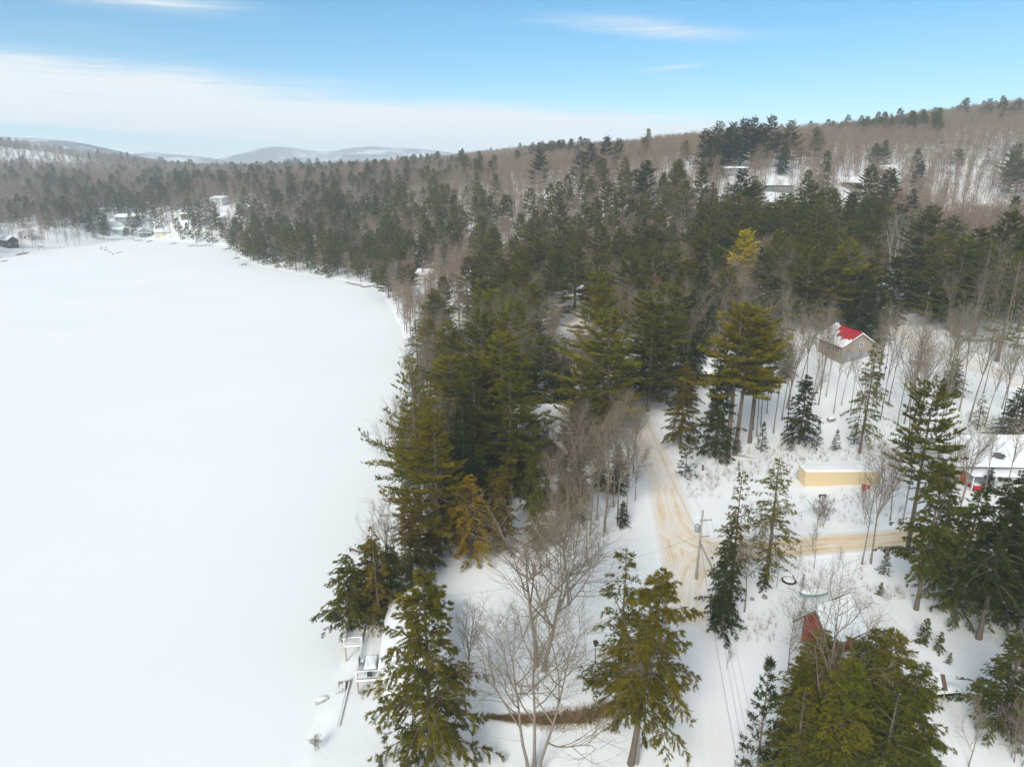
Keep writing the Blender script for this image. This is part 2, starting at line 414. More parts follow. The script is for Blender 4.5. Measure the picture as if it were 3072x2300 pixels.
M['teal_siding'] = mat_plain('teal_siding', (0.26, 0.34, 0.34), 0.6, 0.08, 2)
M['green_siding'] = mat_plain('green_siding', (0.14, 0.17, 0.15), 0.6, 0.08, 2)
M['shingle'] = mat_plain('grey_shingles', (0.13, 0.12, 0.115), 0.9, 0.25, 5)
M['brick'] = mat_plain('chimney_masonry', (0.30, 0.12, 0.09), 0.85, 0.3, 8)
M['concrete'] = mat_plain('weathered_concrete', (0.44, 0.42, 0.38), 0.85, 0.15, 4, bump=0.3)
M['stone'] = mat_plain('field_stone', (0.23, 0.21, 0.19), 0.9, 0.35, 3, bump=0.4)
M['black_plastic'] = mat_plain('black_plastic', (0.018, 0.018, 0.02), 0.45, 0.2, 5)
M['rubber'] = mat_plain('black_rubber', (0.02, 0.02, 0.02), 0.8, 0.2, 5)
M['dark_metal'] = mat_plain('dark_metal', (0.06, 0.06, 0.065), 0.5, 0.2, 5, 0.5)
M['grey_metal'] = mat_plain('galvanised_metal', (0.42, 0.43, 0.45), 0.45, 0.1, 5, 0.4)
M['wire'] = mat_plain('power_cable', (0.07, 0.07, 0.075), 0.6, 0.1, 1)
M['teal_paint'] = mat_plain('teal_paint', (0.16, 0.38, 0.39), 0.5, 0.12, 2)
M['blue_paint'] = mat_plain('blue_paint', (0.10, 0.20, 0.36), 0.5, 0.12, 2)
M['navy'] = mat_plain('dark_blue_plastic', (0.03, 0.06, 0.09), 0.5, 0.15, 3)
M['magenta'] = mat_plain('magenta_trim', (0.33, 0.02, 0.14), 0.5, 0.1, 3)
M['red_paint'] = mat_plain('bright_red_paint', (0.50, 0.02, 0.03), 0.4, 0.1, 2)
M['pole_wood'] = mat_plain('weathered_pole_wood', (0.36, 0.32, 0.28), 0.85, 0.2, 8)
M['dry_grass'] = mat_plain('dry_brown_grass', (0.29, 0.19, 0.085), 0.9, 0.4, 2.5)
M['soil'] = mat_plain('bare_soil', (0.22, 0.145, 0.075), 0.95, 0.3, 3)
M['dock'] = mat_plain('dock_planks', (0.13, 0.105, 0.085), 0.85, 0.25, 3)
def mat_glass():
    m, t, o = material('window_glass'); g = NT(t)
    p = g.n('ShaderNodeBsdfPrincipled', {'Base Color': (0.035, 0.042, 0.05, 1), 'Roughness': 0.08, 'Specular IOR Level': 0.8})
    t.links.new(p.outputs[0], o.inputs[0]); return m
M['glass'] = mat_glass()
def mat_road(name):
    """packed snow with sand spread along the wheel tracks; uv: x across the road (0..1), y metres along it; 'sand' says how much was spread"""
    m, t, o = material(name); g = NT(t)
    uv = g.n('ShaderNodeUVMap').outputs[0]; s = g.n('ShaderNodeSeparateXYZ', {0: uv})
    x, y = s.outputs[0], s.outputs[1]; sand = g.n('ShaderNodeAttribute', attribute_name='sand').outputs['Fac']
    pos = g.n('ShaderNodeNewGeometry').outputs['Position']
    bend = g.math('MULTIPLY', g.math('SUBTRACT', g.noise(0.055, 3, 0.5, pos), 0.5), 0.26)
    xx = g.math('ADD', x, bend)
    vec = g.n('ShaderNodeCombineXYZ', {0: g.math('MULTIPLY', xx, 34.0), 1: g.math('MULTIPLY', y, 0.16)}).outputs[0]
    fine = g.noise(1.0, 6, 0.72, vec); blotch = g.noise(0.30, 5, 0.65, pos); speck = g.noise(3.0, 4, 0.7, pos)
    def lane(c, w):
        d = g.math('ABSOLUTE', g.math('SUBTRACT', xx, c)); return g.smooth(d, w, w * 0.15)
    tracks = g.math('ADD', g.math('ADD', lane(0.32, 0.12), g.math('MULTIPLY', lane(0.50, 0.07), 0.7)), lane(0.68, 0.13), clamp=True)
    own = g.smooth(g.math('ABSOLUTE', g.math('SUBTRACT', x, 0.5)), 0.5, 0.36)
    tracks = g.math('MULTIPLY', tracks, own)
    body = g.n('ShaderNodeAttribute', attribute_name='body').outputs['Fac']
    tex = g.math('ADD', g.math('ADD', g.math('MULTIPLY', fine, 0.66), g.math('MULTIPLY', blotch, 0.22)), g.math('MULTIPLY', speck, 0.12))
    f = g.math('ADD', g.math('MULTIPLY', tracks, 0.6), g.math('MULTIPLY', body, 0.5))
    f = g.math('MULTIPLY', g.math('MULTIPLY', f, g.smooth(tex, 0.38, 0.62)), sand, clamp=True)
    col = g.mix(g.math('MULTIPLY', f, 0.95), c4((0.825, 0.835, 0.845)), c4((0.62, 0.39, 0.13)))
    grey = g.math('MULTIPLY', g.math('MULTIPLY', g.math('MULTIPLY', tracks, g.smooth(fine, 0.54, 0.72)), 0.55), g.smooth(sand, 0.1, 0.8))
    col = g.mix(grey, col, c4((0.36, 0.30, 0.245)))
    col = g.mix(g.math('MULTIPLY', g.math('MULTIPLY', body, 0.34), sand, clamp=True), col, c4((0.72, 0.56, 0.34)))
    p = g.n('ShaderNodeBsdfPrincipled', {'Base Color': col, 'Roughness': 0.8, 'Specular IOR Level': 0.12})
    b = g.n('ShaderNodeBump', {'Height': g.math('ADD', fine, g.math('MULTIPLY', tracks, -0.6)), 'Strength': 0.4, 'Distance': 0.10}); t.links.new(b.outputs[0], p.inputs['Normal'])
    t.links.new(p.outputs[0], o.inputs[0]); return m
M['road'] = mat_road('sanded_snow_road')
# ---------------------------------------------------------------- ground, lake, mountains, roads
def build_ground():
    th = np.concatenate([np.linspace(R(-180), R(-62), 46, endpoint=False), np.linspace(R(-62), R(62), 560, endpoint=False), np.linspace(R(62), R(180), 46)])
    rr = np.concatenate([[0.5], np.linspace(6, 30, 14), np.geomspace(30.8, 1900, 330), np.geomspace(2000, 9500, 14)])
    A, D = np.meshgrid(th, rr)                       # rows = radius
    x = D * np.sin(A); y = D * np.cos(A)
    z = terrain(x, y)
    far = sstep(D, 2200, 3200); z = z * (1 - far) + 35 * far
    V = np.stack([x, y, z], -1).reshape(-1, 3); m, n = A.shape
    j, i = np.meshgrid(np.arange(m - 1), np.arange(n - 1), indexing='ij')
    F = np.stack([j * n + i, (j + 1) * n + i, (j + 1) * n + i + 1, j * n + i + 1], -1).reshape(-1, 4)
    # drop what lies deep under the ice
    keep = ~(V[F][:, :, 2] < -0.8).all(1)
    F = F[keep][:, ::-1]
    me = np_mesh('ground', V, F, [M['snow_woods']], smooth=True)
    return link('ground', me, kind='structure')
build_ground()
b = MB()
b.add([(-1200, -400, 0), (260, -400, 0), (260, 900, 0), (-1200, 900, 0)], [(0, 1, 2, 3)])
def mat_ice():
    m, t, o = material('snow_on_lake_ice'); g = NT(t)
    pos = g.n('ShaderNodeNewGeometry').outputs['Position']
    n1 = g.noise(0.02, 4, 0.5, pos); n2 = g.noise(0.5, 5, 0.6, g.mapping(pos, (0.4, 1, 1)))
    tr = g.noise(1.0, 3, 0.5, g.mapping(pos, (0.010, 0.14, 1)), 0.8)
    col = g.mix(g.smooth(n1, 0.3, 0.7), c4((0.82, 0.830, 0.824)), c4((0.845, 0.853, 0.845)))
    col = g.mix(g.smooth(tr, 0.60, 0.72, 0, 0.10), col, c4((0.70, 0.74, 0.79)))
    p = g.n('ShaderNodeBsdfPrincipled', {'Base Color': col, 'Roughness': 0.8, 'Specular IOR Level': 0.1})
    bp = g.n('ShaderNodeBump', {'Height': g.math('ADD', g.math('MULTIPLY', n2, 0.5), n1), 'Strength': 0.25, 'Distance': 0.2}); t.links.new(bp.outputs[0], p.inputs['Normal'])
    t.links.new(p.outputs[0], o.inputs[0]); return m
b.build('lake', mat_ice(), kind='structure')

# far mountains: two ridges under winter woods and snow
def mat_mountain():
    m, t, o = material('wooded_snowy_mountain'); g = NT(t)
    pos = g.n('ShaderNodeNewGeometry').outputs['Position']
    n1 = g.noise(0.004, 6, 0.62, pos); n2 = g.noise(0.03, 5, 0.7, pos)
    f = g.smooth(g.math('ADD', g.math('MULTIPLY', n1, 0.7), g.math('MULTIPLY', n2, 0.4)), 0.50, 0.68)
    col = g.mix(f, c4((0.10, 0.10, 0.10)), c4((0.66, 0.68, 0.72)))
    d = g.n('ShaderNodeBsdfDiffuse', {'Color': col}); t.links.new(d.outputs[0], o.inputs[0]); return m
MM = mat_mountain()
def mountain(name, crest, depth):
    """crest: points u, v of the sky line and their distance"""
    pts = [at_y(u, v, y) for u, v, y in crest]
    P = []
    xs = np.array([p[0] for p in pts]); ys = np.array([p[1] for p in pts]); zs = np.array([p[2] for p in pts])
    s = np.linspace(0, len(pts) - 1, len(pts) * 14)
    cx, cy2, cz = (np.interp(s, np.arange(len(pts)), q) for q in (xs, ys, zs))
    ker = np.ones(9) / 9
    cz = np.convolve(np.pad(cz, 4, 'edge'), ker, 'valid')
    rows = []
    rng = np.random.default_rng(5)
    for k, t in enumerate(np.linspace(-1, 1, 41)):
        fall = np.cos(t * np.pi / 2) ** 1.25
        z = 20 + (cz - 20) * fall + 14 * np.sin(s * 1.7 + k * 0.8) * np.sin(k * 0.55) * (1 - abs(1 - 2 * abs(t))) * 0.8
        rows.append(np.stack([cx * (1 + t * depth / cy2.mean() * 0.3), cy2 + t * depth, z], -1))
    V = np.array(rows); m, n, _ = V.shape
    j, i = np.meshgrid(np.arange(m - 1), np.arange(n - 1), indexing='ij')
    F = np.stack([j * n + i, j * n + i + 1, (j + 1) * n + i + 1, (j + 1) * n + i], -1).reshape(-1, 4)
    link(name, np_mesh(name, V.reshape(-1, 3), F, [MM], smooth=True), kind='structure')
mountain('mountain', [(560, 520, 5200), (640, 492, 5200), (720, 468, 5200), (780, 448, 5200), (822, 440, 5200), (880, 444, 5200), (960, 455, 5200), (1010, 453, 5200), (1060, 445, 5200),
                      (1120, 440, 5200), (1190, 441, 5200), (1240, 446, 5200), (1310, 452, 5200), (1420, 470, 5200), (1560, 500, 5200)], 1300)
mountain('hills', [(-700, 440, 2900), (-300, 415, 2900), (0, 411, 2900), (110, 414, 2900), (200, 423, 2900), (270, 434, 2900), (330, 449, 2900), (380, 462, 2900), (420, 470, 2900), (480, 500, 2900)], 700)
mountain('hills', [(380, 480, 3900), (425, 462, 3900), (455, 456, 3900), (490, 461, 3900), (560, 467, 3900), (620, 473, 3900), (680, 482, 3900), (760, 505, 3900)], 700)

ROADS = []; ROADSET = []
def road(name, px, width, sand, lift=0.05, pre=(), post=()):
    mat = M['road']
    ctr = [np.array(p, float) for p in pre] + [on_ground(u, v)[:2] for u, v in px] + [np.array(p, float) for p in post]
    c = np.array(ctr)
    # smooth centre line
    seg = np.r_[0, np.cumsum(np.hypot(*np.diff(c, axis=0).T))]
    def cr(q, tt):
        k = np.clip(np.searchsorted(seg, tt) - 1, 0, len(seg) - 2); t = (tt - seg[k]) / (seg[k + 1] - seg[k])
        p0 = q[np.maximum(k - 1, 0)]; p1 = q[k]; p2 = q[k + 1]; p3 = q[np.minimum(k + 2, len(q) - 1)]
        return 0.5 * (2 * p1 + (p2 - p0) * t + (2 * p0 - 5 * p1 + 4 * p2 - p3) * t * t + (3 * p1 - p0 - 3 * p2 + p3) * t ** 3)
    tt = np.arange(0, seg[-1], 0.9); X = cr(c[:, 0], tt); Y = cr(c[:, 1], tt)
    ker = np.ones(7) / 7
    X = np.convolve(np.pad(X, 3, 'edge'), ker, 'valid'); Y = np.convolve(np.pad(Y, 3, 'edge'), ker, 'valid')
    tx = np.gradient(X); ty = np.gradient(Y); L = np.hypot(tx, ty); nx, ny = -ty / L, tx / L
    W = 17; a = np.linspace(-0.5, 0.5, W)
    V = np.empty((len(X), W, 3))
    wv = width * (1 + 0.05 * np.sin(tt * 0.21) + 0.04 * np.sin(tt * 0.53 + 1))
    V[..., 0] = X[:, None] + nx[:, None] * a[None] * wv[:, None]; V[..., 1] = Y[:, None] + ny[:, None] * a[None] * wv[:, None]
    z = terrain(V[..., 0], V[..., 1])
    edge = np.abs(a) * 2
    ends = sstep(tt, 0, 6) * sstep(tt[-1] - tt, 0, 6)
    V[..., 2] = z + lift - 0.25 * (1 - sstep(ends, 0.0, 0.5))[:, None] + (-0.12 * sstep(edge, 0.93, 1.0))[None]
    j, i = np.meshgrid(np.arange(len(X) - 1), np.arange(W - 1), indexing='ij'); n = W
    F = np.stack([j * n + i, j * n + i + 1, (j + 1) * n + i + 1, (j + 1) * n + i], -1).reshape(-1, 4)[:, ::-1]
    me = np_mesh(name, V.reshape(-1, 3), F, [mat], smooth=True)
    uvl = me.uv_layers.new(name='UVMap')
    uvv = np.stack([np.broadcast_to(a[None] + 0.5, V.shape[:2]), np.broadcast_to(tt[:, None], V.shape[:2])], -1).reshape(-1, 2)
    uvl.data.foreach_set('uv', uvv[F.ravel()].astype(np.float32).ravel())
    ROADSET.append((me, V.reshape(-1, 3), np.repeat(ends, W), sand))
    ROADS.append((np.stack([X, Y], 1), width))
    return link(name, me, kind='structure')
def sand_main(u, v):      # well sanded at the junction, thinner up the road, almost none toward the yard
    return float(np.interp(v, [850, 1000, 1250, 1400, 1560, 1680, 1760, 1860, 2000, 2400], [0.55, 0.6, 0.6, 0.6, 0.85, 0.95, 0.6, 0.20, 0.08, 0.16]))
road('road', [(1690, 880), (1705, 940), (1745, 1010), (1800, 1090), (1860, 1175), (1900, 1235), (1930, 1290), (1962, 1360), (1988, 1430), (2006, 1500), (2022, 1570), (2040, 1645), (2056, 1720), (2068, 1800),
              (2085, 1900), (2098, 2050), (2110, 2200), (2125, 2400)], 8.2, sand_main)
road('road', [(1985, 1450), (2006, 1540), (2060, 1615), (2150, 1646), (2300, 1645), (2500, 1632), (2700, 1616), (2900, 1600), (3200, 1572)], 6.8, lambda u, v: float(np.interp(u, [1990, 2080, 2200, 2400], [0.5, 0.9, 1.05, 1.35])), 0.09)
road('road', [(2064, 1850), (2072, 1760), (2100, 1692), (2160, 1662), (2260, 1652), (2330, 1646)], 6.0, 0.6, 0.13)
road('lane', [(3250, 1210), (3072, 1150), (2940, 1100), (2830, 1065), (2750, 1030), (2700, 985), (2668, 945), (2650, 915), (2640, 880)], 8.0, 0.42)
road('driveway', [(2290, 1665), (2370, 1690), (2450, 1730), (2530, 1785), (2600, 1840), (2680, 1930), (2760, 2040), (2830, 2160), (2870, 2300)], 6.5, 0.12)

def spread_sand():
    """how much sand lies at each spot of the roads, and where the travelled surface ends; roads that meet share both"""
    for me, V, ends, _ in ROADSET:
        body = np.zeros(len(V)); sd = np.zeros(len(V)); pr = project(V)
        for (c, wd), (_, _, _, sand) in zip(ROADS, ROADSET):
            d = np.full(len(V), 1e9)
            for q in c[::2]: d = np.minimum(d, np.hypot(V[:, 0] - q[0], V[:, 1] - q[1]))
            b_ = sstep(d, wd * 0.48, wd * 0.33)
            s_ = np.array([sand(a, v) for a, v, _ in pr]) if callable(sand) else np.full(len(V), sand)
            sd = np.maximum(sd, s_ * b_); body = np.maximum(body, b_)
        for nm, val in (('sand', sd), ('body', body)):
            at = me.attributes.new(nm, 'FLOAT', 'POINT'); at.data.foreach_set('value', val.astype(np.float32))
spread_sand()
# ---------------------------------------------------------------- houses
FOOT = []
def snow_panel(p_ridge0, p_ridge1, p_eave0, p_eave1, th, seed=0, mask=None, n=16, m=16):
    """a rounded blanket of snow on the roof plane between ridge and eave"""
    a, b_, c, d = (np.array(q, float) for q in (p_ridge0, p_ridge1, p_eave0, p_eave1)); rng = np.random.default_rng(seed)
    nn = np.cross(b_ - a, c - a); nn /= np.linalg.norm(nn)
    if nn[2] < 0: nn = -nn
    Ls = np.linalg.norm(c - a); Lt = np.linalg.norm(b_ - a); ph = rng.uniform(0, 6, 4)
    vs = []; idx = {}; fs = []
    for j in range(m + 1):
        for i in range(n + 1):
            s, t = i / n, j / m; p = (a * (1 - t) + b_ * t) * (1 - s) + (c * (1 - t) + d * t) * s
            e = min((1 - s) * Ls, t * Lt, (1 - t) * Lt); h = th * min(1, e / 0.45) ** 0.5 if e > 0 else 0
            if s < 0.001: h = th * (1 if 0 < t < 1 else 0)
            h *= 0.85 + 0.2 * math.sin(3.1 * s * Ls / 3 + ph[0]) * math.sin(2.3 * t * Lt / 3 + ph[1])
            vs.append(p + np.array([0, 0, (h + 0.004) / max(nn[2], 0.5)]))
    for j in range(m):
        for i in range(n):
            if mask is None or mask((i + 0.5) / n, (j + 0.5) / m):
                fs.append((j * (n + 1) + i, j * (n + 1) + i + 1, (j + 1) * (n + 1) + i + 1, (j + 1) * (n + 1) + i))
    return MB().add(vs, fs)
def window(par, face, pos, z, w, h, W, L, frame='white_paint'):
    fw = 0.09
    def bx(mb, a0, a1, z0, z1, out0, out1):
        if face[0] == 'x':
            sg = 1 if face[1] == '+' else -1; x0, x1 = sg * (W / 2 + out0), sg * (W / 2 + out1)
            mb.box(((x0 + x1) / 2, (a0 + a1) / 2, (z0 + z1) / 2), (abs(x1 - x0), a1 - a0, z1 - z0))
        else:
            sg = 1 if face[1] == '+' else -1; y0, y1 = sg * (L / 2 + out0), sg * (L / 2 + out1)
            mb.box(((a0 + a1) / 2, (y0 + y1) / 2, (z0 + z1) / 2), (a1 - a0, abs(y1 - y0), z1 - z0))
    m = MB(); a0, a1, z0, z1 = pos - w / 2, pos + w / 2, z, z + h
    bx(m, a0 - fw, a1 + fw, z0 - fw, z0, -0.02, 0.07); bx(m, a0 - fw, a1 + fw, z1, z1 + fw, -0.02, 0.07); bx(m, a0 - fw, a0, z0, z1, -0.02, 0.065); bx(m, a1, a1 + fw, z0, z1, -0.02, 0.065)
    bx(m, (a0 + a1) / 2 - 0.03, (a0 + a1) / 2 + 0.03, z0, z1, -0.02, 0.055); bx(m, a0, a1, (z0 + z1) / 2 - 0.03, (z0 + z1) / 2 + 0.03, -0.02, 0.05)
    f = m.build('window', M[frame], par)
    g = MB(); bx(g, a0, a1, z0, z1, -0.02, 0.02); g.build('pane', M['glass'], f)
def house(name, label, loc, rz, W, L, Hw, rise, wall, roof, over=0.5, snow=0.32, wins=(), doors=(), chimney=None, mask=None, cat='house', trim='white_paint', lift=0.0, foot=True, seed=1):
    """ridge along local y; gable walls at y = +-L/2, eaves at x = +-W/2"""
    h = thing(name, label, cat, (loc[0], loc[1], loc[2] - 0.15), rz)
    if foot: FOOT.append((loc[0], loc[1], 0.5 * math.hypot(W, L) + 1.2))
    LANDMARKS.append((h, label))
    MB().prism([(-W / 2, -1.5), (W / 2, -1.5), (W / 2, Hw), (0, Hw + rise), (-W / 2, Hw)], 'y', -L / 2, L / 2).build('wall', M[wall], h)
    sl = rise / (W / 2); hw = W / 2 + over; ze = Hw - sl * over; t = 0.16; zr = Hw + rise
    rf = MB().prism([(-hw, ze + 0.03), (0, zr + 0.03), (hw, ze + 0.03), (hw, ze + 0.03 + t), (0, zr + 0.03 + t * 1.15), (-hw, ze + 0.03 + t)], 'y', -L / 2 - over, L / 2 + over).build('roof', M[roof], h)
    y0, y1 = -L / 2 - over, L / 2 + over; e = ze + 0.03 + t; r_ = zr + 0.03 + t * 1.15
    for sg in (-1, 1):
        mk = mask if sg == -1 else None
        snow_panel((0, y0, r_), (0, y1, r_), (sg * hw, y0, e), (sg * hw, y1, e), snow, seed + sg, mk, 44 if mk else 10, 44 if mk else 10).build('snow_cover', M['snow'], rf, smooth=True)
    f = MB()
    for yy in (y0 - 0.03, y1 + 0.03):
        for sg in (-1, 1):
            f.prism([(0, zr - 0.12), (sg * hw, ze - 0.12), (sg * hw, ze + 0.03 + t), (0, zr + 0.03 + t * 1.15)], 'y', yy - 0.025, yy + 0.025)
    f.build('rake_board', M[trim], rf, kind='stuff')
    for wdw in wins: window(h, *wdw, W, L)
    for face, pos, w_, hh, mt in doors:
        sg = 1 if face[1] == '+' else -1; m = MB()
        if face[0] == 'x': m.box((sg * (W / 2 + 0.02), pos, hh / 2 + 0.15), (0.09, w_, hh))
        else: m.box((pos, sg * (L / 2 + 0.02), hh / 2 + 0.15), (w_, 0.09, hh))
        d = m.build('door', M[mt], h)
        kn = MB()
        if face[0] == 'x': kn.box((sg * (W / 2 + 0.10), pos + w_ * 0.38, 1.1), (0.08, 0.07, 0.12))
        else: kn.box((pos + w_ * 0.38, sg * (L / 2 + 0.10), 1.1), (0.07, 0.08, 0.12))
        kn.build('handle', M['dark_metal'], d)
    if chimney:
        cx, cyy, ch = chimney; c = MB().box((cx, cyy, zr - 0.5 + ch / 2), (0.75, 0.75, ch + 1)).build('chimney', M['brick'], rf)
    return h
def G(u, v, z=0): p = on_ground(u, v); return (p[0], p[1], p[2] + z)

# lakeside house with its deck
def lake_house():
    gz = 1.15; dz = 2.75
    n0 = at_z(1068, 2037, dz); n1 = at_z(1150, 2032, dz); f0 = at_z(1098, 1872, dz)
    rz = math.atan2(f0[1] - n0[1], f0[0] - n0[0]) - math.pi / 2
    Ld = float(np.hypot(*(f0 - n0)[:2])); Wd = float(np.hypot(*(n1 - n0)[:2])); ca, sa = math.cos(rz), math.sin(rz)
    def W_(x, y): return (n0[0] + x * ca - y * sa, n0[1] + x * sa + y * ca, 0.0)
    cx, cyy, _ = W_(Wd + 3.7, Ld * 0.52)
    hL = Ld * 1.12
    h = house('lake_house', 'white lakeside house under deep snow behind the broad hemlock', (cx, cyy, gz), rz, 7.4, hL, 3.9, 2.3, 'white_paint', 'shingle', 0.45, 0.4,
              [('y-', -2.0, 1.9, 1.0, 1.1), ('y-', 1.2, 1.9, 1.0, 1.1), ('x-', -4, 2.1, 1.6, 1.3), ('x-', 2, 2.1, 1.6, 1.3)], [('x-', -1.0, 1.6, 2.1, 'light_siding')])
    # deck: its own raised platform, fixed to the house
    ox, oy, _ = W_(0, 0)
    d = thing('deck', 'long white-railed wooden deck on posts between the house and the ice', 'deck', (ox, oy, 0), rz)
    fl = MB()
    nb = int(Wd / 0.30)
    pl = MB().box((0, 0, 0), (0.27, Ld, 0.06)).mesh('floor_board', M['deck_wood'])
    for i in range(nb): link('floor_board', pl, d, ((i + 0.5) * Wd / nb, Ld / 2, dz - 0.05))
    MB().box((Wd / 2, 0.02, dz - 0.22), (Wd + 0.1, 0.08, 0.30)).build('front_beam', M['white_paint'], d)
    MB().box((0.0, Ld / 2, dz - 0.22), (0.08, Ld, 0.28)).build('side_beam', M['white_paint'], d)
    sn = MB(); rng = np.random.default_rng(4)
    sn.grid(lambda s, t: (0.12 + s * (Wd - 0.2), 0.15 + t * (Ld - 0.3), dz + (0.02 if s in (0, 1) or t in (0, 1) else 0.22 + 0.03 * math.sin(7 * s + 11 * t))), 12, 40)
    sn.build('snow_cover', M['snow'], d, smooth=True)
    for x, y in ((0.15, 0.1), (Wd * 0.98, 0.1), (0.15, Ld * 0.33), (0.15, Ld * 0.62), (0.15, Ld * 0.9)):
        wx, wy, _ = W_(x, y); g = max(tz(wx, wy), 0) - 0.3
        MB().box((x, y, (g + dz - 0.35) / 2), (0.16, 0.16, dz - 0.35 - g)).build('post', M['post_wood'], d)
    def rail(p, q, base):
        p = np.array(p, float); q = np.array(q, float); L = float(np.hypot(*(q - p))); an = math.atan2(q[1] - p[1], q[0] - p[0]); c = (p + q) / 2
        r = MB().box((c[0], c[1], base + 1.02), (L, 0.12, 0.06), an).box((c[0], c[1], base + 0.16), (L, 0.07, 0.06), an).build('railing', M['white_paint'], d)
        MB().box((c[0], c[1], base + 1.08), (L, 0.11, 0.07), an).build('snow_cap', M['snow'], r)
        bl = MB(); n = int(L / 0.16)
        for i in range(n):
            s = (i + 0.5) / n; bl.box((p[0] + (q[0] - p[0]) * s, p[1] + (q[1] - p[1]) * s, base + 0.59), (0.045, 0.045, 0.80), an)
        bl.build('balusters', M['white_paint'], r, kind='stuff')
        for s in np.linspace(0, 1, max(2, int(L / 2.6) + 1)):
            MB().box((p[0] + (q[0] - p[0]) * s, p[1] + (q[1] - p[1]) * s, base + 0.56), (0.11, 0.11, 1.14), an).build('rail_post', M['white_paint'], r)
    rail((0.05, 0.05), (Wd - 0.05, 0.05), dz); rail((0.05, 0.12), (0.05, Ld * 0.60), dz); rail((0.05, Ld - 0.05), (Wd - 0.1, Ld - 0.05), dz)
    # landing that juts toward the ice
    lw = 2.3
    MB().box((-lw / 2, Ld * 0.80, dz - 0.05), (lw, Ld * 0.36, 0.08)).build('landing', M['deck_wood'], d)
    MB().box((-lw / 2, Ld * 0.80, dz + 0.08), (lw - 0.2, Ld * 0.36 - 0.2, 0.18)).build('landing_snow', M['snow'], d)
    MB().box((-lw / 2, Ld * 0.62, dz - 0.2), (lw, 0.07, 0.28)).build('landing_beam', M['white_paint'], d)
    rail((-lw, Ld * 0.62), (-0.1, Ld * 0.62), dz); rail((-lw, Ld * 0.63), (-lw, Ld * 0.98), dz); rail((-lw, Ld * 0.98), (-0.1, Ld * 0.98), dz)
    for x, y in ((-lw + 0.1, Ld * 0.63), (-lw + 0.1, Ld * 0.97), (-0.5, Ld * 0.63)):
        wx, wy, _ = W_(x, y); g = max(tz(wx, wy), 0) - 0.3
        MB().box((x, y, (g + dz - 0.3) / 2), (0.15, 0.15, dz - 0.3 - g)).build('post', M['post_wood'], d)
    LANDMARKS.append((d, 'the deck'))
    # furniture under snow
    tx, ty, _ = W_(Wd * 0.52, Ld * 0.16)
    t = thing('patio_table', 'dark patio table under a thick slab of snow on the deck', 'table', (tx, ty, dz + 0.20), rz)
    MB().box((0, 0, 0.70), (1.5, 2.4, 0.06)).build('table_top', M['dark_metal'], t)
    lg = MB().box((0, 0, 0.335), (0.07, 0.07, 0.67)).mesh('leg', M['dark_metal'])
    for x, y in ((-0.65, -1.05), (0.65, -1.05), (-0.65, 1.05), (0.65, 1.05)): link('leg', lg, t, (x, y, 0))
    MB().grid(lambda s, q: (-0.75 + 1.5 * s, -1.2 + 2.4 * q, 0.735 if (s in (0, 1) or q in (0, 1)) else 1.02 + 0.03 * math.sin(9 * s + 5 * q)), 10, 14).build('snow_cover', M['snow'], t, smooth=True)
    for k, (x, y, a, lab) in enumerate(((0.0, -1.75, 0, 'dark patio chair at the near end of the snowy deck table'), (-1.25, 0.7, -1.57, 'dark patio chair on the ice side of the snowy deck table'), (1.25, -0.3, 1.57, 'dark patio chair between the snowy deck table and the house'))):
        px_, py_ = x * ca - y * sa, x * sa + y * ca
        c = thing('patio_chair', lab, 'chair', (tx + px_, ty + py_, dz + 0.20), rz + a, 'snowy chairs round the deck table')
        MB().box((0, 0, 0.42), (0.55, 0.55, 0.06)).build('seat', M['dark_metal'], c); MB().box((0, -0.27, 0.75), (0.55, 0.06, 0.6)).build('backrest', M['dark_metal'], c)
        MB().box((0, 0.02, 0.52), (0.5, 0.46, 0.14)).build('snow_cover', M['snow'], c)
        l4 = MB().box((0, 0, 0.2), (0.05, 0.05, 0.4)).mesh('leg', M['dark_metal'])
        for ax in (-0.23, 0.23):
            for ay in (-0.23, 0.23): link('leg', l4, c, (ax, ay, 0))
    gx, gy, _ = W_(Wd * 0.80, Ld * 0.90)
    g = thing('grill', 'black barrel grill capped with snow at the far end of the deck', 'grill', (gx, gy, dz + 0.2), rz)
    MB().tube([(-0.55, 0, 0.8), (0.55, 0, 0.8)], [0.34, 0.34], 12).build('barrel', M['black_plastic'], g)
    l4 = MB().box((0, 0, 0.28), (0.06, 0.06, 0.56)).mesh('leg', M['dark_metal'])
    for ax in (-0.45, 0.45):
        for ay in (-0.2, 0.2): link('leg', l4, g, (ax, ay, 0))
    MB().grid(lambda s, q: (-0.58 + 1.16 * s, -0.3 + 0.6 * q, 1.03 if (s in (0, 1) or q in (0, 1)) else 1.3), 8, 6).build('snow_cover', M['snow'], g, smooth=True)
lake_house()

# brown cabin in the shore woods: cross wing with a gable to the camera
p = G(1628, 1425)
bc = house('brown_cabin', 'brown cabin with a snowy front gable in the dark shore woods', (p[0], p[1] + 3.0, p[2]), 0.10, 7.6, 7.5, 5.6, 3.4, 'brown_wood', 'shingle', 0.55, 0.34,
           [('y-', -1.5, 2.3, 1.0, 1.3), ('y-', 1.5, 2.3, 1.0, 1.3), ('y-', 0.0, 5.4, 0.9, 1.1), ('x+', 0, 2.4, 1.2, 1.2)], [('y-', 0.0, 0.95, 2.05, 'dark_wood')], trim='deck_wood')
wing = house('brown_cabin', 'rear wing of the brown cabin', (p[0] - 0.9, p[1] + 12.5, p[2] + 0.2), 0.10 + math.pi / 2, 9.5, 12.5, 5.6, 4.2, 'brown_wood', 'shingle', 0.55, 0.34,
      [('x-', -3.5, 2.2, 1.1, 1.2), ('y-', 1.0, 2.3, 1.1, 1.2)], trim='deck_wood', chimney=(0.8, 3.0, 0.9))
from mathutils import Matrix
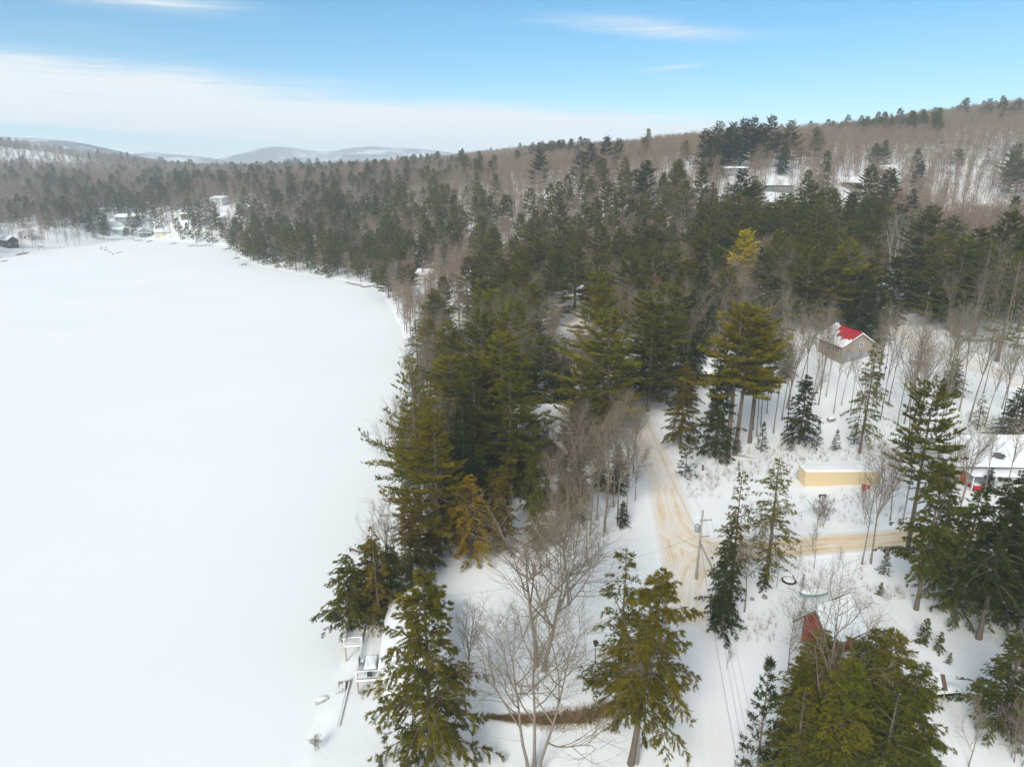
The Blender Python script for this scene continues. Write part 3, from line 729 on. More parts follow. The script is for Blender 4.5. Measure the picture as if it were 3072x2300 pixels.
def local(o): return Matrix.LocRotScale(o.location, o.rotation_euler, o.scale)
for ch in [o for o in bpy.data.objects if o.parent is wing or o.parent == wing]:      # the wing belongs to the same house
    ch.parent = bc; ch.matrix_basis = local(bc).inverted() @ local(wing) @ local(ch)
bpy.data.objects.remove(wing); LANDMARKS.pop()

# long tan metal shed
def tan_shed():
    a = on_ground(2412, 1459); b_ = on_ground(2637, 1450); L = float(np.hypot(*(b_ - a)[:2])); rz = math.atan2(b_[1] - a[1], b_[0] - a[0]); W = 3.0; H = 2.9; z0 = min(a[2], b_[2]) - 0.1
    s = thing('storage_trailer', 'long tan metal storage trailer with ribbed sides and a snow-covered top', 'storage trailer', (a[0], a[1], z0), rz)
    FOOT.append(((a[0] + b_[0]) / 2, (a[1] + b_[1]) / 2, 10)); LANDMARKS.append((s, 'the tan storage trailer'))
    MB().box((L / 2, W / 2, H / 2), (L - 0.06, W - 0.06, H)).build('body', M['tan_metal'], s)
    n = 26; pm = MB().prism([(0, 0), (L / n * 0.62, 0), (L / n * 0.56, -0.05), (L / n * 0.06, -0.05)], 'z', 0.12, H - 0.14).mesh('side_panel', M['tan_metal'])
    for i in range(n): link('side_panel', pm, s, (i * L / n + L / n * 0.19, 0.028, 0))
    em = MB().prism([(0, 0), (0, 0.6), (-0.05, 0.55), (-0.05, 0.05)], 'z', 0.12, H - 0.14).mesh('end_panel', M['tan_metal'])
    for i in range(4): link('end_panel', em, s, (0.028, 0.12 + i * 0.72, 0))
    for zz in (0.06, H - 0.07): MB().box((L / 2, W / 2, zz), (L + 0.08, W + 0.08, 0.12)).build('frame_rail', M['tan_metal'], s)
    MB().box((L / 2, W / 2, H + 0.04), (L + 0.12, W + 0.12, 0.07)).build('roof', M['tan_metal'], s)
    MB().grid(lambda u_, v_: (-0.03 + u_ * (L + 0.06), -0.03 + v_ * (W + 0.06), H + 0.08 if (u_ in (0, 1) or v_ in (0, 1)) else H + 0.34 + 0.04 * math.sin(u_ * 13) * math.cos(v_ * 4)), 40, 10).build('snow_cover', M['snow'], s, smooth=True)
tan_shed()

# house with the red metal roof, half slid free of snow
p = G(2560, 1085)
def ragged(s, t):
    e = 0.05 * math.sin(t * 31) + 0.04 * math.sin(t * 57 + s * 9)
    if t < 0.42: return s > 0.52 + e + 0.16 * math.sin(t * 7.0)
    return s > 0.66 - 1.6 * (t - 0.42) + e
house('red_roof_house', 'tan and grey two-storey house with a bright red metal roof half covered in snow', (p[0] + 0.5, p[1] + 6.0, p[2]), R(9), 9.5, 10.5, 4.6, 3.2, 'tan_siding', 'red_metal', 0.8, 0.36,
      [('y-', -2.6, 0.8, 1.2, 1.4), ('y-', 0.4, 0.8, 1.2, 1.4), ('y-', 0.6, 4.2, 1.0, 0.9), ('x-', -3.2, 2.2, 1.7, 1.5), ('x-', 0.2, 2.2, 1.7, 1.5)], [('y-', 3.0, 1.0, 2.1, 'grey_siding')], mask=ragged)
hh = LANDMARKS[-1][0]
MB().box((0, -5.29, 1.25), (9.3, 0.10, 2.5)).build('lower_siding', M['grey_siding'], hh)

# house with the snowy roof in the woods above it
p = G(2440, 905)
house('woods_house', 'dark house with a snow-laden roof among bare trees up the slope', (p[0], p[1] + 5, p[2]), R(65), 9, 12, 4.6, 3.2, 'dark_wood', 'shingle', 0.6, 0.4, [('x+', -2, 1.6, 1.3, 1.2), ('x+', 2, 1.6, 1.3, 1.2), ('y-', 0, 4.2, 1.0, 1.0)], [('x+', 0, 1, 2.1, 'brown_wood')])
# roof seen behind the dark hemlock
p = under_apex(2148, 1078, 6.0)
house('small_cabin', 'low cabin roof under a smooth mound of snow behind the bright olive pine', p, R(75), 6.5, 9, 3.2, 2.6, 'dark_wood', 'shingle', 0.5, 0.42, [('x+', 1.5, 1.2, 1.0, 1.0)])
# red house behind the pines
p = under_apex(1975, 832, 8.5)
house('red_house', 'red-sided house glimpsed between the pines beyond the road bend', p, R(20), 7.5, 9, 5.6, 2.9, 'red_wood', 'red_metal', 0.5, 0.3, [('y-', -1.5, 1.8, 1.0, 1.3), ('y-', 1.5, 1.8, 1.0, 1.3)], mask=lambda s, t: s > 0.55)
# grey house cut by the frame edge
p = on_ground(2985, 1452)
gh = house('grey_house', 'pale grey house with a long snowy roof and one bare brown patch', (p[0] + 2.2, p[1] + 6.0, p[2]), R(88), 11.0, 20, 3.6, 3.1, 'light_siding', 'shingle', 0.6, 0.36,
           [('x-', -6, 1.4, 1.3, 1.3), ('x-', -2.5, 1.4, 1.3, 1.3), ('x-', 1.2, 1.4, 1.6, 1.3), ('x-', 4.6, 1.4, 1.3, 1.3)], [('x-', 7.4, 1.1, 2.1, 'red_wood')], chimney=None,
           mask=lambda s, t: not ((s - 0.70) ** 2 / 0.014 + (t - 0.55) ** 2 / 0.0028 < 1 + 0.3 * math.sin(s * 40 + t * 60)))
pch = MB().box((-7.0, 3.6, 2.55), (2.9, 8.0, 0.14)).build('porch_roof', M['shingle'], gh)
MB().grid(lambda s, t: (-8.45 + 2.9 * s, -0.4 + 8.0 * t, 2.63 if (s in (0, 1) or t in (0, 1)) else 2.95), 6, 14).build('snow_cover', M['snow'], pch, smooth=True)
pm = MB().box((0, 0, 1.25), (0.14, 0.14, 2.5)).mesh('porch_post', M['white_paint'])
for yy in (-0.2, 3.6, 7.4): link('porch_post', pm, gh, (-8.3, yy, 0))
# red house beneath the hemlock clump
def red_shed_house():
    z_e = 7.7; z_r = 10.9
    r0 = at_z(2446, 1834, z_r); r1 = at_z(2556, 1790, z_r); c = at_z(2516, 1935, z_e)
    e = (r1 - r0)[:2]; Lr = float(np.hypot(*e)); e /= Lr; n = np.array([e[1], -e[0]])       # toward the camera
    wid = float(np.dot((c - r0)[:2], n)); mid = (r0[:2] + r1[:2]) / 2
    rz = math.atan2(e[1], e[0]) - math.pi / 2          # local y runs along the ridge
    over = 0.8; W = 2 * (wid - over); L = Lr - 2 * over; rise = (z_r - z_e) * (W / 2) / wid; Hw = z_e + (z_r - z_e) * over / wid
    g = tz(*mid)
    house('red_house', 'barn-red house with a broad snowy roof behind the clump of hemlocks', (mid[0], mid[1], g + 0.15), rz, W, L, Hw - g, rise, 'red_wood', 'shingle', over, 0.42,
          [('x+', -3, 1.5, 1.2, 1.2), ('x+', 2.5, 1.5, 1.2, 1.2)], [('x+', 0, 1.0, 2.1, 'brown_wood')], trim='brown_wood')
    FOOT.append((mid[0], mid[1], 12))
red_shed_house()
# brown roof corner beyond the clump
p = under_apex(2800, 2035, 3.0)
ws = thing('wood_shelter', 'small brown-roofed open shelter beside the driveway behind the hemlock clump', 'shelter', p, R(-25)); ws.scale = (0.6, 0.6, 0.8)
MB().prism([(-2.0, 2.35), (2.0, 2.95), (2.0, 3.10), (-2.0, 2.50)], 'y', -2.2, 2.2).build('roof', M['brown_wood'], ws)
pm = MB().box((0, 0, 1.3), (0.14, 0.14, 2.6)).mesh('post', M['post_wood'])
for x, y in ((-1.7, -1.9), (1.7, -1.9), (-1.7, 1.9), (1.7, 1.9)): link('post', pm, ws, (x, y, 0))
MB().prism([(-1.95, 2.52), (1.3, 3.02), (1.2, 3.25), (-1.9, 2.75)], 'y', -2.1, 2.1).build('snow_cover', M['snow'], ws)

# houses up the hillside
p = G(2330, 572)
house('hillside_house', 'long low green house with a flat snowy roof on the hillside clearing', p, R(86), 7, 17, 3.4, 0.7, 'green_siding', 'shingle', 1.0, 0.4, [('x-', y, 1.3, 1.5, 1.4) for y in (-7, -5, -3, -1, 1)])
p = G(2205, 522)
house('hillside_house', 'flat white-roofed house among bare trunks beside the dark peaked pine', p, R(88), 7, 15, 3.6, 0.7, 'grey_siding', 'shingle', 0.7, 0.4, [('x-', y, 1.4, 1.4, 1.2) for y in (-4, 0, 4)])
p = G(2555, 565)
house('hillside_cabin', 'brown cabin with a snowy gable roof on the open hillside', p, R(60), 8, 12, 4.0, 2.8, 'brown_wood', 'shingle', 0.6, 0.35, [('x-', y, 1.4, 1.4, 1.2) for y in (-3, 2)])
p = under_apex(2658, 492, 8.0)
house('hillside_cabin', 'small dark cabin whose white roof shows above the two peaked pines', p, R(75), 8, 12, 4.2, 2.4, 'dark_wood', 'shingle', 0.6, 0.4, [('x-', y, 1.4, 1.4, 1.2) for y in (-3, 2)])
# cottages in the shore woods
for (u, v, H, rz, W, L, wl, nm, lab) in [
    (1277, 806, 7.0, 70, 7, 9, 'light_siding', 'cottage', 'pale cottage with a bluish snowy roof among bare trees on the shore'),
    (1383, 908, 5.5, 40, 5, 8, 'cream_siding', 'boathouse', 'small cream boathouse roof beneath bare shore trees'),
    (1410, 866, 6.0, 60, 6, 9, 'brown_wood', 'cottage', 'brown cottage behind the cream boathouse'),
    (1640, 583, 7.0, 80, 8, 12, 'light_siding', 'cottage', 'white-roofed cottage deep in the hemlock woods'),
    (1560, 828, 6.5, 30, 7, 9, 'dark_wood', 'cottage', 'dark cottage with patches of snow behind the big lakeside pines')]:
    house(nm, lab, under_apex(u, v, H), R(rz), W, L, H * 0.6, H * 0.34, wl, 'shingle', 0.5, 0.38, [('x-', -2, 1.2, 1.1, 1.1), ('x-', 2, 1.2, 1.1, 1.1), ('y-', 0, 1.2, 1.1, 1.1)])
# head of the lake
def far_house(u, v, rz, W, L, Hw, rise, wl, lab, nm='lake_cottage', wins=None, porch=False, door='dark_wood', cat='house'):
    p = G(u, v)
    h = house(nm, lab, (p[0], p[1] + 3, p[2]), R(rz), W, L, Hw, rise, wl, 'shingle', 0.7, 0.4, wins if wins is not None else [('y-', -W * 0.28, 1.2, 1.6, 1.4), ('y-', W * 0.28, 1.2, 1.6, 1.4), ('x-', -2, 1.2, 1.4, 1.3), ('x-', 2, 1.2, 1.4, 1.3), ('x+', -2, 1.2, 1.4, 1.3)], [('y-', 0, 1.1, 2.1, door)], cat=cat)
    if porch:
        pf = MB().box((0, -L / 2 - 1.3, 0.5), (W, 2.5, 0.25)).build('porch_floor', M['deck_wood'], h)
        pm = MB().box((0, 0, 1.6), (0.2, 0.2, 2.4)).mesh('porch_post', M['white_paint'])
        for x in (-W / 2 + 0.3, -W / 6, W / 6, W / 2 - 0.3): link('porch_post', pm, h, (x, -L / 2 - 2.4, 0))
        MB().box((0, -L / 2 - 1.4, 2.95), (W + 0.4, 2.9, 0.2)).build('porch_roof', M['shingle'], h); MB().box((0, -L / 2 - 1.4, 3.2), (W + 0.4, 2.9, 0.3)).build('porch_snow', M['snow'], h)
    return h
far_house(440, 707, 8, 12, 13, 5.0, 3.0, 'teal_siding', 'pale teal cottage with a white-trimmed front gable at the head of the lake', porch=True)
far_house(487, 709, -65, 9, 15, 4.2, 2.4, 'cream_siding', 'cream cottage with a row of white windows beside the teal gable', wins=[('x-', y, 1.2, 1.3, 1.5) for y in (-5.5, -3.5, -1.5, 0.5)] + [('y-', x, 1.2, 1.3, 1.5) for x in (-3, 0, 3)])
far_house(352, 702, 85, 8, 13, 4.4, 1.6, 'teal_siding', 'low blue-green cottage beside the dark pine clump at the lake head')
far_house(380, 672, 82, 10, 20, 7.0, 2.2, 'grey_siding', 'tall grey house with a long snowy roof above the lake head', wins=[('x-', y, z, 1.5, 1.5) for y in (-7, -3.5, 0, 3.5, 7) for z in (1.2, 4.2)])
far_house(660, 613, 70, 13, 15, 6.5, 1.2, 'light_siding', 'boxy pale house with a flat white roof in the far evergreens', wins=[('x-', y, z, 1.5, 1.5) for y in (-4, 0, 4) for z in (1.2, 3.9)])
far_house(236, 668, 40, 9, 12, 4.5, 3.6, 'dark_wood', 'dark cabin with a steep white roof above the pine clump')
far_house(12, 738, 75, 10, 14, 5.0, 2.6, 'dark_wood', 'dark lakeshore house cut by the frame edge')
far_house(70, 715, 30, 9, 11, 4.6, 2.6, 'light_siding', 'pale house half hidden behind trunks near the frame edge', nm='lake_cottage')
far_house(735, 640, 60, 9, 12, 4.4, 2.4, 'dark_wood', 'snow-roofed cabin in the dark woods right of the boxy pale house')
far_house(560, 655, 80, 8, 10, 4.0, 2.2, 'brown_wood', 'small brown cabin above the cream cottage')
# ---------------------------------------------------------------- tree shapes (each built once, shared by its copies)
def interp_poly(P, b, s):
    """point and tangent on polyline b (rows of P (B,K,3)) at s in 0..1"""
    Kp = P.shape[1]; f = np.clip(s, 0, 0.9999) * (Kp - 1); k = f.astype(int); t = (f - k)[:, None]
    a = P[b, k]; c = P[b, k + 1]; return a + (c - a) * t, nrm(c - a)
def needle_tris(rng, C, D, k, ln, wd, spread, up):
    """k thin triangles from each point C, fanned about direction D"""
    n = len(C); C = np.repeat(C, k, 0); D = np.repeat(D, k, 0)
    d = nrm(D + rng.normal(0, spread, (n * k, 3)) + np.array([0, 0, up]))
    L = ln * rng.uniform(0.6, 1.25, (n * k, 1)); side = nrm(np.cross(d, rng.normal(0, 1, (n * k, 3))))
    W = wd * rng.uniform(0.7, 1.3, (n * k, 1))
    base = C + rng.normal(0, 0.05, C.shape); mid = base + d * L * 0.45
    V = np.stack([base + side * W, base + d * L, base - side * W], 1).reshape(-1, 3)
    i = np.arange(n * k) * 3
    return V, np.stack([i, i + 1, i + 2], 1)
def trunk_mesh(rng, H, r0, top=1.0, bend=0.01, sides=9, n=12, extra=None):
    s = np.linspace(0, 1, n); ph = rng.uniform(0, 6, 2)
    P = np.stack([bend * H * np.sin(s * 2.5 + ph[0]) * s, bend * H * np.sin(s * 2.1 + ph[1]) * s, s * H * top], 1)
    r = r0 * ((1 - s) ** 0.8 * 0.95 + 0.05); r[0] *= 1.35
    V, F = tubes(P[None], r[None], sides); V[:sides, 2] -= 0.8
    return P, V, quads_to_tris(F)
def conifer(seed, H, Rw, zb, kind, dens=1.0, lod=0):
    """returns trunk (V,F), crown (V,F,tint,matidx)"""
    rng = np.random.default_rng(seed)
    P0, tv, tf = trunk_mesh(rng, H, {'pine': 0.0145, 'hemlock': 0.0155, 'spruce': 0.013}[kind] * H, 0.985)
    cv, cf, ct, cm = [], [], [], []
    def put(V, F, tint, mi):
        o = sum(len(x) for x in cv); cv.append(V); cf.append(F + o); ct.append(tint); cm.append(np.full(len(F), mi))
    if kind == 'pine':
        zs = []; z = zb * H
        while z < H * 0.975:
            zs.append(z); z += H * (0.054 - 0.022 * (z / H)) * rng.uniform(0.7, 1.3) / dens ** 0.5
        z0, azb, Lb, e0 = [], [], [], []
        lop = rng.uniform(0, 6.28); lobe = rng.uniform(0.1, 0.3)
        for z in zs:
            t = min(max((z / H - zb) / (1 - zb), 0.0), 1.0); n = rng.integers(5, 8)
            prof = (1 - t) ** 0.80 * (0.66 + 0.38 * min(1, t / 0.25)) + 0.05
            a0 = rng.uniform(0, 6.28)
            wh = rng.uniform(0.75, 1.15)
            for q in range(n):
                a = a0 + q * 6.283 / n + rng.normal(0, 0.25)
                z0.append(z + rng.normal(0, 0.01 * H)); azb.append(a)
                Lb.append(Rw * H * prof * wh * rng.uniform(0.55, 1.15) * (1 + lobe * math.cos(a - lop)))
                e0.append(R(-8 + 34 * t ** 1.2 + rng.normal(0, 7)))
        upc, sag, tw, tl = 0.17, 0.08, 2.5, 0.32
    else:
        n = int((1 - zb) * H * (7.0 if kind == 'hemlock' else 7.5) * dens * (1 if lod == 0 else 0.4))
        t = np.sort(rng.uniform(0, 1, n) ** 0.9); z0 = (zb + (1 - zb) * t * 0.985) * H
        azb = np.cumsum(rng.uniform(1.6, 3.2, n))
        if kind == 'hemlock':
            prof = (1 - t) ** 0.58 * (0.74 + 0.26 * np.minimum(1, t / 0.15)) + 0.03
            clump = 0.85 + 0.35 * np.sin(z0 * 1.9 + azb * 2 + rng.uniform(0, 6)) * np.sin(z0 * 0.7 + azb + 1)
            Lb = Rw * H * prof * clump * rng.uniform(0.55, 1.12, n)
            e0 = np.radians(-8 + 38 * t + rng.normal(0, 8, n)); upc, sag, tw, tl = -0.20, -0.06, 2.6, 0.27
        else:
            Lb = Rw * H * ((1 - t) ** 0.92 + 0.03) * rng.uniform(0.7, 1.1, n)
            e0 = np.radians(-12 + 50 * t + rng.normal(0, 6, n)); upc, sag, tw, tl = 0.05, 0.10, 2.8, 0.24
    z0 = np.array(z0); azb = np.array(azb); Lb = np.array(Lb); e0 = np.array(e0); B = len(z0)
    s = np.linspace(0, 1, 6)
    az = azb[:, None] + np.cumsum(rng.normal(0, 0.07, (B, 6)), 1)
    rad = Lb[:, None] * s * np.cos(e0)[:, None]
    px = np.interp(z0 / H, np.linspace(0, 1, len(P0)), P0[:, 0])[:, None]; py = np.interp(z0 / H, np.linspace(0, 1, len(P0)), P0[:, 1])[:, None]
    Pb = np.stack([px + rad * np.sin(az), py + rad * np.cos(az),
                   z0[:, None] + Lb[:, None] * (np.sin(e0)[:, None] * s + upc * s * s - sag * 4 * s * (1 - s) * 0.5)], -1)
    if lod == 0:
        rb = np.maximum(0.012 * Lb + 0.012, 0.02)[:, None] * (1 - 0.8 * s)[None]
        V, F = tubes(Pb[:, ::1], rb, 3); put(V, quads_to_tris(F), np.full(len(V), 0.5), 1)
    # side twigs
    nt_ = np.maximum(2, (Lb * tw * dens * (1 if lod == 0 else 0.45)).astype(int) + 2)
    b = np.repeat(np.arange(B), nt_); ss = rng.uniform(0.22 if kind == 'pine' else 0.12, 1.0, len(b)) ** 0.8
    p, tg = interp_poly(Pb, b, ss)
    sgn = rng.choice([-1, 1], len(b))[:, None]; hz = nrm(np.cross(tg, np.array([0, 0, 1.0])))
    ang = rng.uniform(R(25), R(70), (len(b), 1))
    lt = (0.28 + tl * Lb[b] * (1.08 - ss)) * rng.uniform(0.6, 1.2, len(b))
    if kind == 'pine': dv = np.array([0, 0, 0.07])
    elif kind == 'hemlock': dv = np.array([0, 0, -0.22])
    else: dv = np.array([0, 0, -0.05])
    td = nrm(tg * np.cos(ang) + hz * sgn * np.sin(ang) + dv + rng.normal(0, 0.10, (len(b), 3)))
    sp = {'pine': 0.34, 'hemlock': 0.25, 'spruce': 0.24}[kind] / dens * (1 if lod == 0 else 2.0)
    m = np.maximum(1, (lt / sp).astype(int) + 1)
    c = np.repeat(np.arange(len(b)), m)
    frac = (np.arange(len(c)) - np.repeat(np.r_[0, np.cumsum(m)[:-1]], m) + rng.uniform(0.4, 1.0, len(c))) / np.repeat(m, m)
    Cq = p[c] + td[c] * (lt[c] * frac)[:, None]
    if kind == 'hemlock': Cq[:, 2] -= 0.22 * lt[c] * frac ** 2
    if kind == 'spruce': Cq[:, 2] -= 0.08 * lt[c] * frac ** 2
    # tips of the boughs and of the tree
    Cq = np.concatenate([Cq, Pb[:, -1], np.array([[P0[-1, 0], P0[-1, 1], H * 0.975], [P0[-1, 0], P0[-1, 1], H * 0.955]])])
    Dq = np.concatenate([td[c], nrm(Pb[:, -1] - Pb[:, -2]), np.array([[0, 0, 1.0], [0.1, 0, 1.0]])])
    Ti = np.concatenate([np.clip(0.5 * rng.uniform(0, 1, len(b))[c] + 0.5 * rng.uniform(0, 1, B)[b[c]], 0, 1), rng.uniform(0, 1, B), [0.6, 0.6]])
    if kind == 'pine':
        kk, ln, wd, spr, up = (8, 0.48, 0.044, 0.42, 0.34) if lod == 0 else (5, 1.0, 0.17, 0.45, 0.25)
    elif kind == 'hemlock':
        kk, ln, wd, spr, up = (9, 0.36, 0.032, 0.42, -0.08) if lod == 0 else (5, 0.85, 0.16, 0.5, -0.05)
    else:
        kk, ln, wd, spr, up = (6, 0.30, 0.034, 0.5, 0.1) if lod == 0 else (3, 0.8, 0.16, 0.5, 0.1)
    V, F = needle_tris(rng, Cq, Dq, kk, ln, wd, spr, up)
    put(V, F, np.repeat(Ti, kk * 3), 0)
    return (tv, tf), (np.concatenate(cv), np.concatenate(cf), np.concatenate(ct), np.concatenate(cm))
def bare(seed, H, stems=1, spread=1.0, first=0.35, n1=9, fine=True, r0=0.014, lean=0.0, reach=1.0, few=False):
    rng = np.random.default_rng(seed)
    def grow(p, d, L, Kp, wander, trop):
        P = np.empty((len(p), Kp, 3)); P[:, 0] = p; d = d.copy()
        for k in range(1, Kp):
            d = nrm(d + rng.normal(0, wander, d.shape) + np.array([0, 0, trop])); P[:, k] = P[:, k - 1] + d * (L / (Kp - 1))[:, None]
        return P
    def kids(P, L, r, n, s0, ang, ratio, power=1.0):
        b = np.repeat(np.arange(len(P)), n); s = s0 + (1 - s0) * ((np.tile(np.arange(n), len(P)) + rng.uniform(0, 1, len(b))) / n) ** power
        p, t = interp_poly(P, b, s); q = nrm(np.cross(t, rng.normal(0, 1, t.shape))); a = rng.uniform(ang * 0.6, ang * 1.25, (len(b), 1))
        d = nrm(t * np.cos(a) + q * np.sin(a))
        ln = L[b] * ratio * (1.15 - 0.55 * s) * rng.uniform(0.7, 1.2, len(b))
        return p, d, ln, np.minimum(r[b] * (1 - 0.62 * s) * 0.68, 1e9)
    if stems == 1:
        p = np.zeros((1, 3)); d = np.array([[lean, 0, 1.0]])
    else:
        a = rng.uniform(0, 6.28) + np.arange(stems) * 6.28 / stems
        p = np.stack([0.35 * np.cos(a), 0.35 * np.sin(a), 0 * a], 1); d = nrm(np.stack([0.13 * np.cos(a), 0.13 * np.sin(a), np.ones(stems)], 1))
    L0 = np.full(len(p), H * 0.86) * rng.uniform(0.88, 1.05, len(p)); r_0 = np.full(len(p), r0 * H)
    P0 = grow(p, d, L0, 9, 0.035, 0.03); P0[:, 0, 2] -= 0.6
    T = [(P0, r_0[:, None] * (1 - 0.82 * np.linspace(0, 1, 9)) * np.r_[1.3, np.ones(8)], 7)]
    p, d, L1, r1 = kids(P0, L0, r_0, n1, first, R(48) * spread, 0.56 * reach)
    P1 = grow(p, d, L1, 7, 0.10, 0.16); T.append((P1, r1[:, None] * (1 - 0.8 * np.linspace(0, 1, 7)), 5))
    C = []
    p, d, L2, r2 = kids(P1, L1, r1, 7, 0.18, R(44), 0.56)
    P2 = grow(p, d, L2, 5, 0.13, 0.10); C.append((P2, np.maximum(r2, 0.02)[:, None] * (1 - 0.75 * np.linspace(0, 1, 5)), 4))
    p, d, L3, r3 = kids(P2, L2, r2, 5, 0.15, R(42), 0.62)
    P3 = grow(p, d, L3, 4, 0.14, 0.08); C.append((P3, np.maximum(r3, 0.014)[:, None] * (1 - 0.7 * np.linspace(0, 1, 4)), 3))
    if few: fine = False
    if fine:
        p, d, L4, r4 = kids(P3, L3, r3, 3, 0.15, R(40), 0.75)
        P4 = grow(p, d, L4, 3, 0.14, 0.06); C.append((P4, np.full((len(P4), 3), 0.0095) * np.array([1, 0.8, 0.4]), 3))
        p, d, L5, r5 = kids(P0, L0, r_0, 10, first * 0.8, R(60), 0.16)
        P5 = grow(p, d, L5, 3, 0.14, 0.1); C.append((P5, np.full((len(P5), 3), 0.014) * np.array([1, 0.8, 0.4]), 3))
    def join(parts):
        vv, ff, o = [], [], 0
        for P, r, sd in parts:
            V, F = tubes(P, r, sd); vv.append(V); ff.append(quads_to_tris(F) + o); o += len(V)
        return np.concatenate(vv), np.concatenate(ff)
    return join(T), join(C)
def bare_far(seed, H):
    """a bare tree for the distant woods: trunk and a haze of twigs"""
    rng = np.random.default_rng(seed)
    P = np.array([[[0, 0, -0.8], [rng.normal(0, 0.2), rng.normal(0, 0.2), H * 0.5], [rng.normal(0, 0.5), rng.normal(0, 0.5), H * 0.9]]]); V, F = tubes(P, np.array([[0.011 * H, 0.008 * H, 0.002 * H]]), 4)
    tv, tf = V, quads_to_tris(F)
    n = 190; s = rng.uniform(0.30, 0.98, n); a = rng.uniform(0, 6.28, n); rad = 0.25 * H * rng.uniform(0.1, 1, n) ** 0.6 * np.sqrt(np.clip(1.25 - s, 0.1, 1)) * 1.1
    base = np.stack([rad * 0.45 * np.cos(a), rad * 0.45 * np.sin(a), s * H * 0.92], 1)
    d = nrm(np.stack([np.cos(a) * 0.55, np.sin(a) * 0.55, rng.uniform(0.4, 1.2, n)], 1) + rng.normal(0, 0.25, (n, 3)))
    L = rng.uniform(1.6, 3.8, (n, 1)) * H / 20; side = nrm(np.cross(d, rng.normal(0, 1, (n, 3)))) * 0.062 * H / 20
    V2 = np.stack([base - side, base + side, base + d * L], 1).reshape(-1, 3); i = np.arange(n) * 3
    return (tv, tf), (V2, np.stack([i, i + 1, i + 2], 1))

PROTO = {}
def proto(key, trunk, crown, tmat, cmats, H):
    tm = np_mesh(key + '_trunk', trunk[0], trunk[1], [tmat], smooth=True)
    if len(crown) == 4: cm = np_mesh(key + '_crown', crown[0], crown[1], cmats, crown[3], crown[2])
    else: cm = np_mesh(key + '_crown', crown[0], crown[1], cmats)
    PROTO.setdefault(key, []).append((tm, cm, H))
def make_conifers(key, seeds, H, Rw, zb, kind, dens=1.0):
    for s in seeds:
        t, c = conifer(s, H, Rw, zb, kind, dens); proto(key, t, c, M['bark_pine'], [M['needles'], M['bark_pine']], H)
make_conifers('pine', (11, 12, 13, 14), 27, 0.37, 0.18, 'pine', 1.2)
make_conifers('pine_high', (21, 22), 28, 0.34, 0.46, 'pine', 1.15)
make_conifers('pine_airy', (31, 32), 27, 0.33, 0.20, 'pine', 0.66)
make_conifers('hemlock', (41, 42, 43), 21, 0.33, 0.07, 'hemlock', 1.3)
make_conifers('hemlock_high', (44, 45), 21, 0.33, 0.27, 'hemlock', 1.25)
make_conifers('hemlock_sparse', (51, 52), 20, 0.31, 0.16, 'hemlock', 0.8)
make_conifers('spruce', (61, 62), 9, 0.27, 0.04, 'spruce', 1.0)
make_conifers('bushy', (71, 72), 9, 0.36, 0.02, 'hemlock', 1.25)
def make_bare(key, seeds, H, **k):
    bm = k.pop('bark', 'bark_grey'); tw = k.pop('tw', 'twig')
    for s in seeds:
        t, c = bare(s, H, **k); proto(key, t, c, M[bm], [M[tw]], H)
make_bare('maple', (81, 82), 18, spread=1.05, first=0.30, n1=12, r0=0.0125, reach=1.22)
make_bare('maple_twin', (83,), 19, stems=2, spread=1.05, first=0.36, n1=10, r0=0.0105, reach=1.25)
make_bare('clump', (84,), 16, stems=3, spread=0.9, first=0.30, n1=7, r0=0.009, reach=1.1)
make_bare('slim', (85, 86, 87, 88), 19, spread=0.75, first=0.42, n1=11, r0=0.0100)
make_bare('lank', (95, 96, 97), 19, spread=0.6, first=0.48, n1=9, r0=0.0092, few=True)
make_bare('whip', (89, 90), 10, spread=0.7, first=0.25, n1=8, r0=0.008, few=True)
make_bare('brush', (91, 92), 5, stems=7, spread=0.8, first=0.1, n1=4, r0=0.006, few=True)
make_bare('birch', (93, 94), 19, stems=3, spread=0.6, first=0.35, n1=7, r0=0.012, bark='birch', tw='bark_grey')
# lower branches make the woods' far copies
FAR = {'pine': [], 'hemlock': [], 'bare': []}
FARCOL = {}
def far_proto(kind, V1, F1, V2, F2, mats, tint=None, mi=None):
    V = np.concatenate([V1, V2]); F = np.concatenate([F1, F2 + len(V1)])
    midx = np.concatenate([np.zeros(len(F1), int), (np.ones(len(F2), int) if mi is None else np.where(mi == 0, 1, 0))])
    tt = np.concatenate([np.full(len(V1), 0.5), tint]) if tint is not None else np.full(len(V), 0.5)
    nm = 'far_%s_%02d' % (kind, len(FAR[kind])); me = np_mesh(nm, V, F, mats, midx, tt)
    FAR[kind].append(bpy.data.objects.new(nm, me))
for s in (101, 102, 103, 104):
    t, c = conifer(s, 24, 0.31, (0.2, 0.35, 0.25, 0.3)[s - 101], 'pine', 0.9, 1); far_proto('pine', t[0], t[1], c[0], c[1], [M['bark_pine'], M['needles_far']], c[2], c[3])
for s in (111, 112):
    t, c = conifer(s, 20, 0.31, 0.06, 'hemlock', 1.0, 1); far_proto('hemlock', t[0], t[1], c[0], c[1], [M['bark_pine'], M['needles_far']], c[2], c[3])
for s in (121, 122, 123, 124, 125):
    t, c = bare_far(s, 20); far_proto('bare', t[0], t[1], c[0], c[1], [M['bark_far'], M['twig_far']])

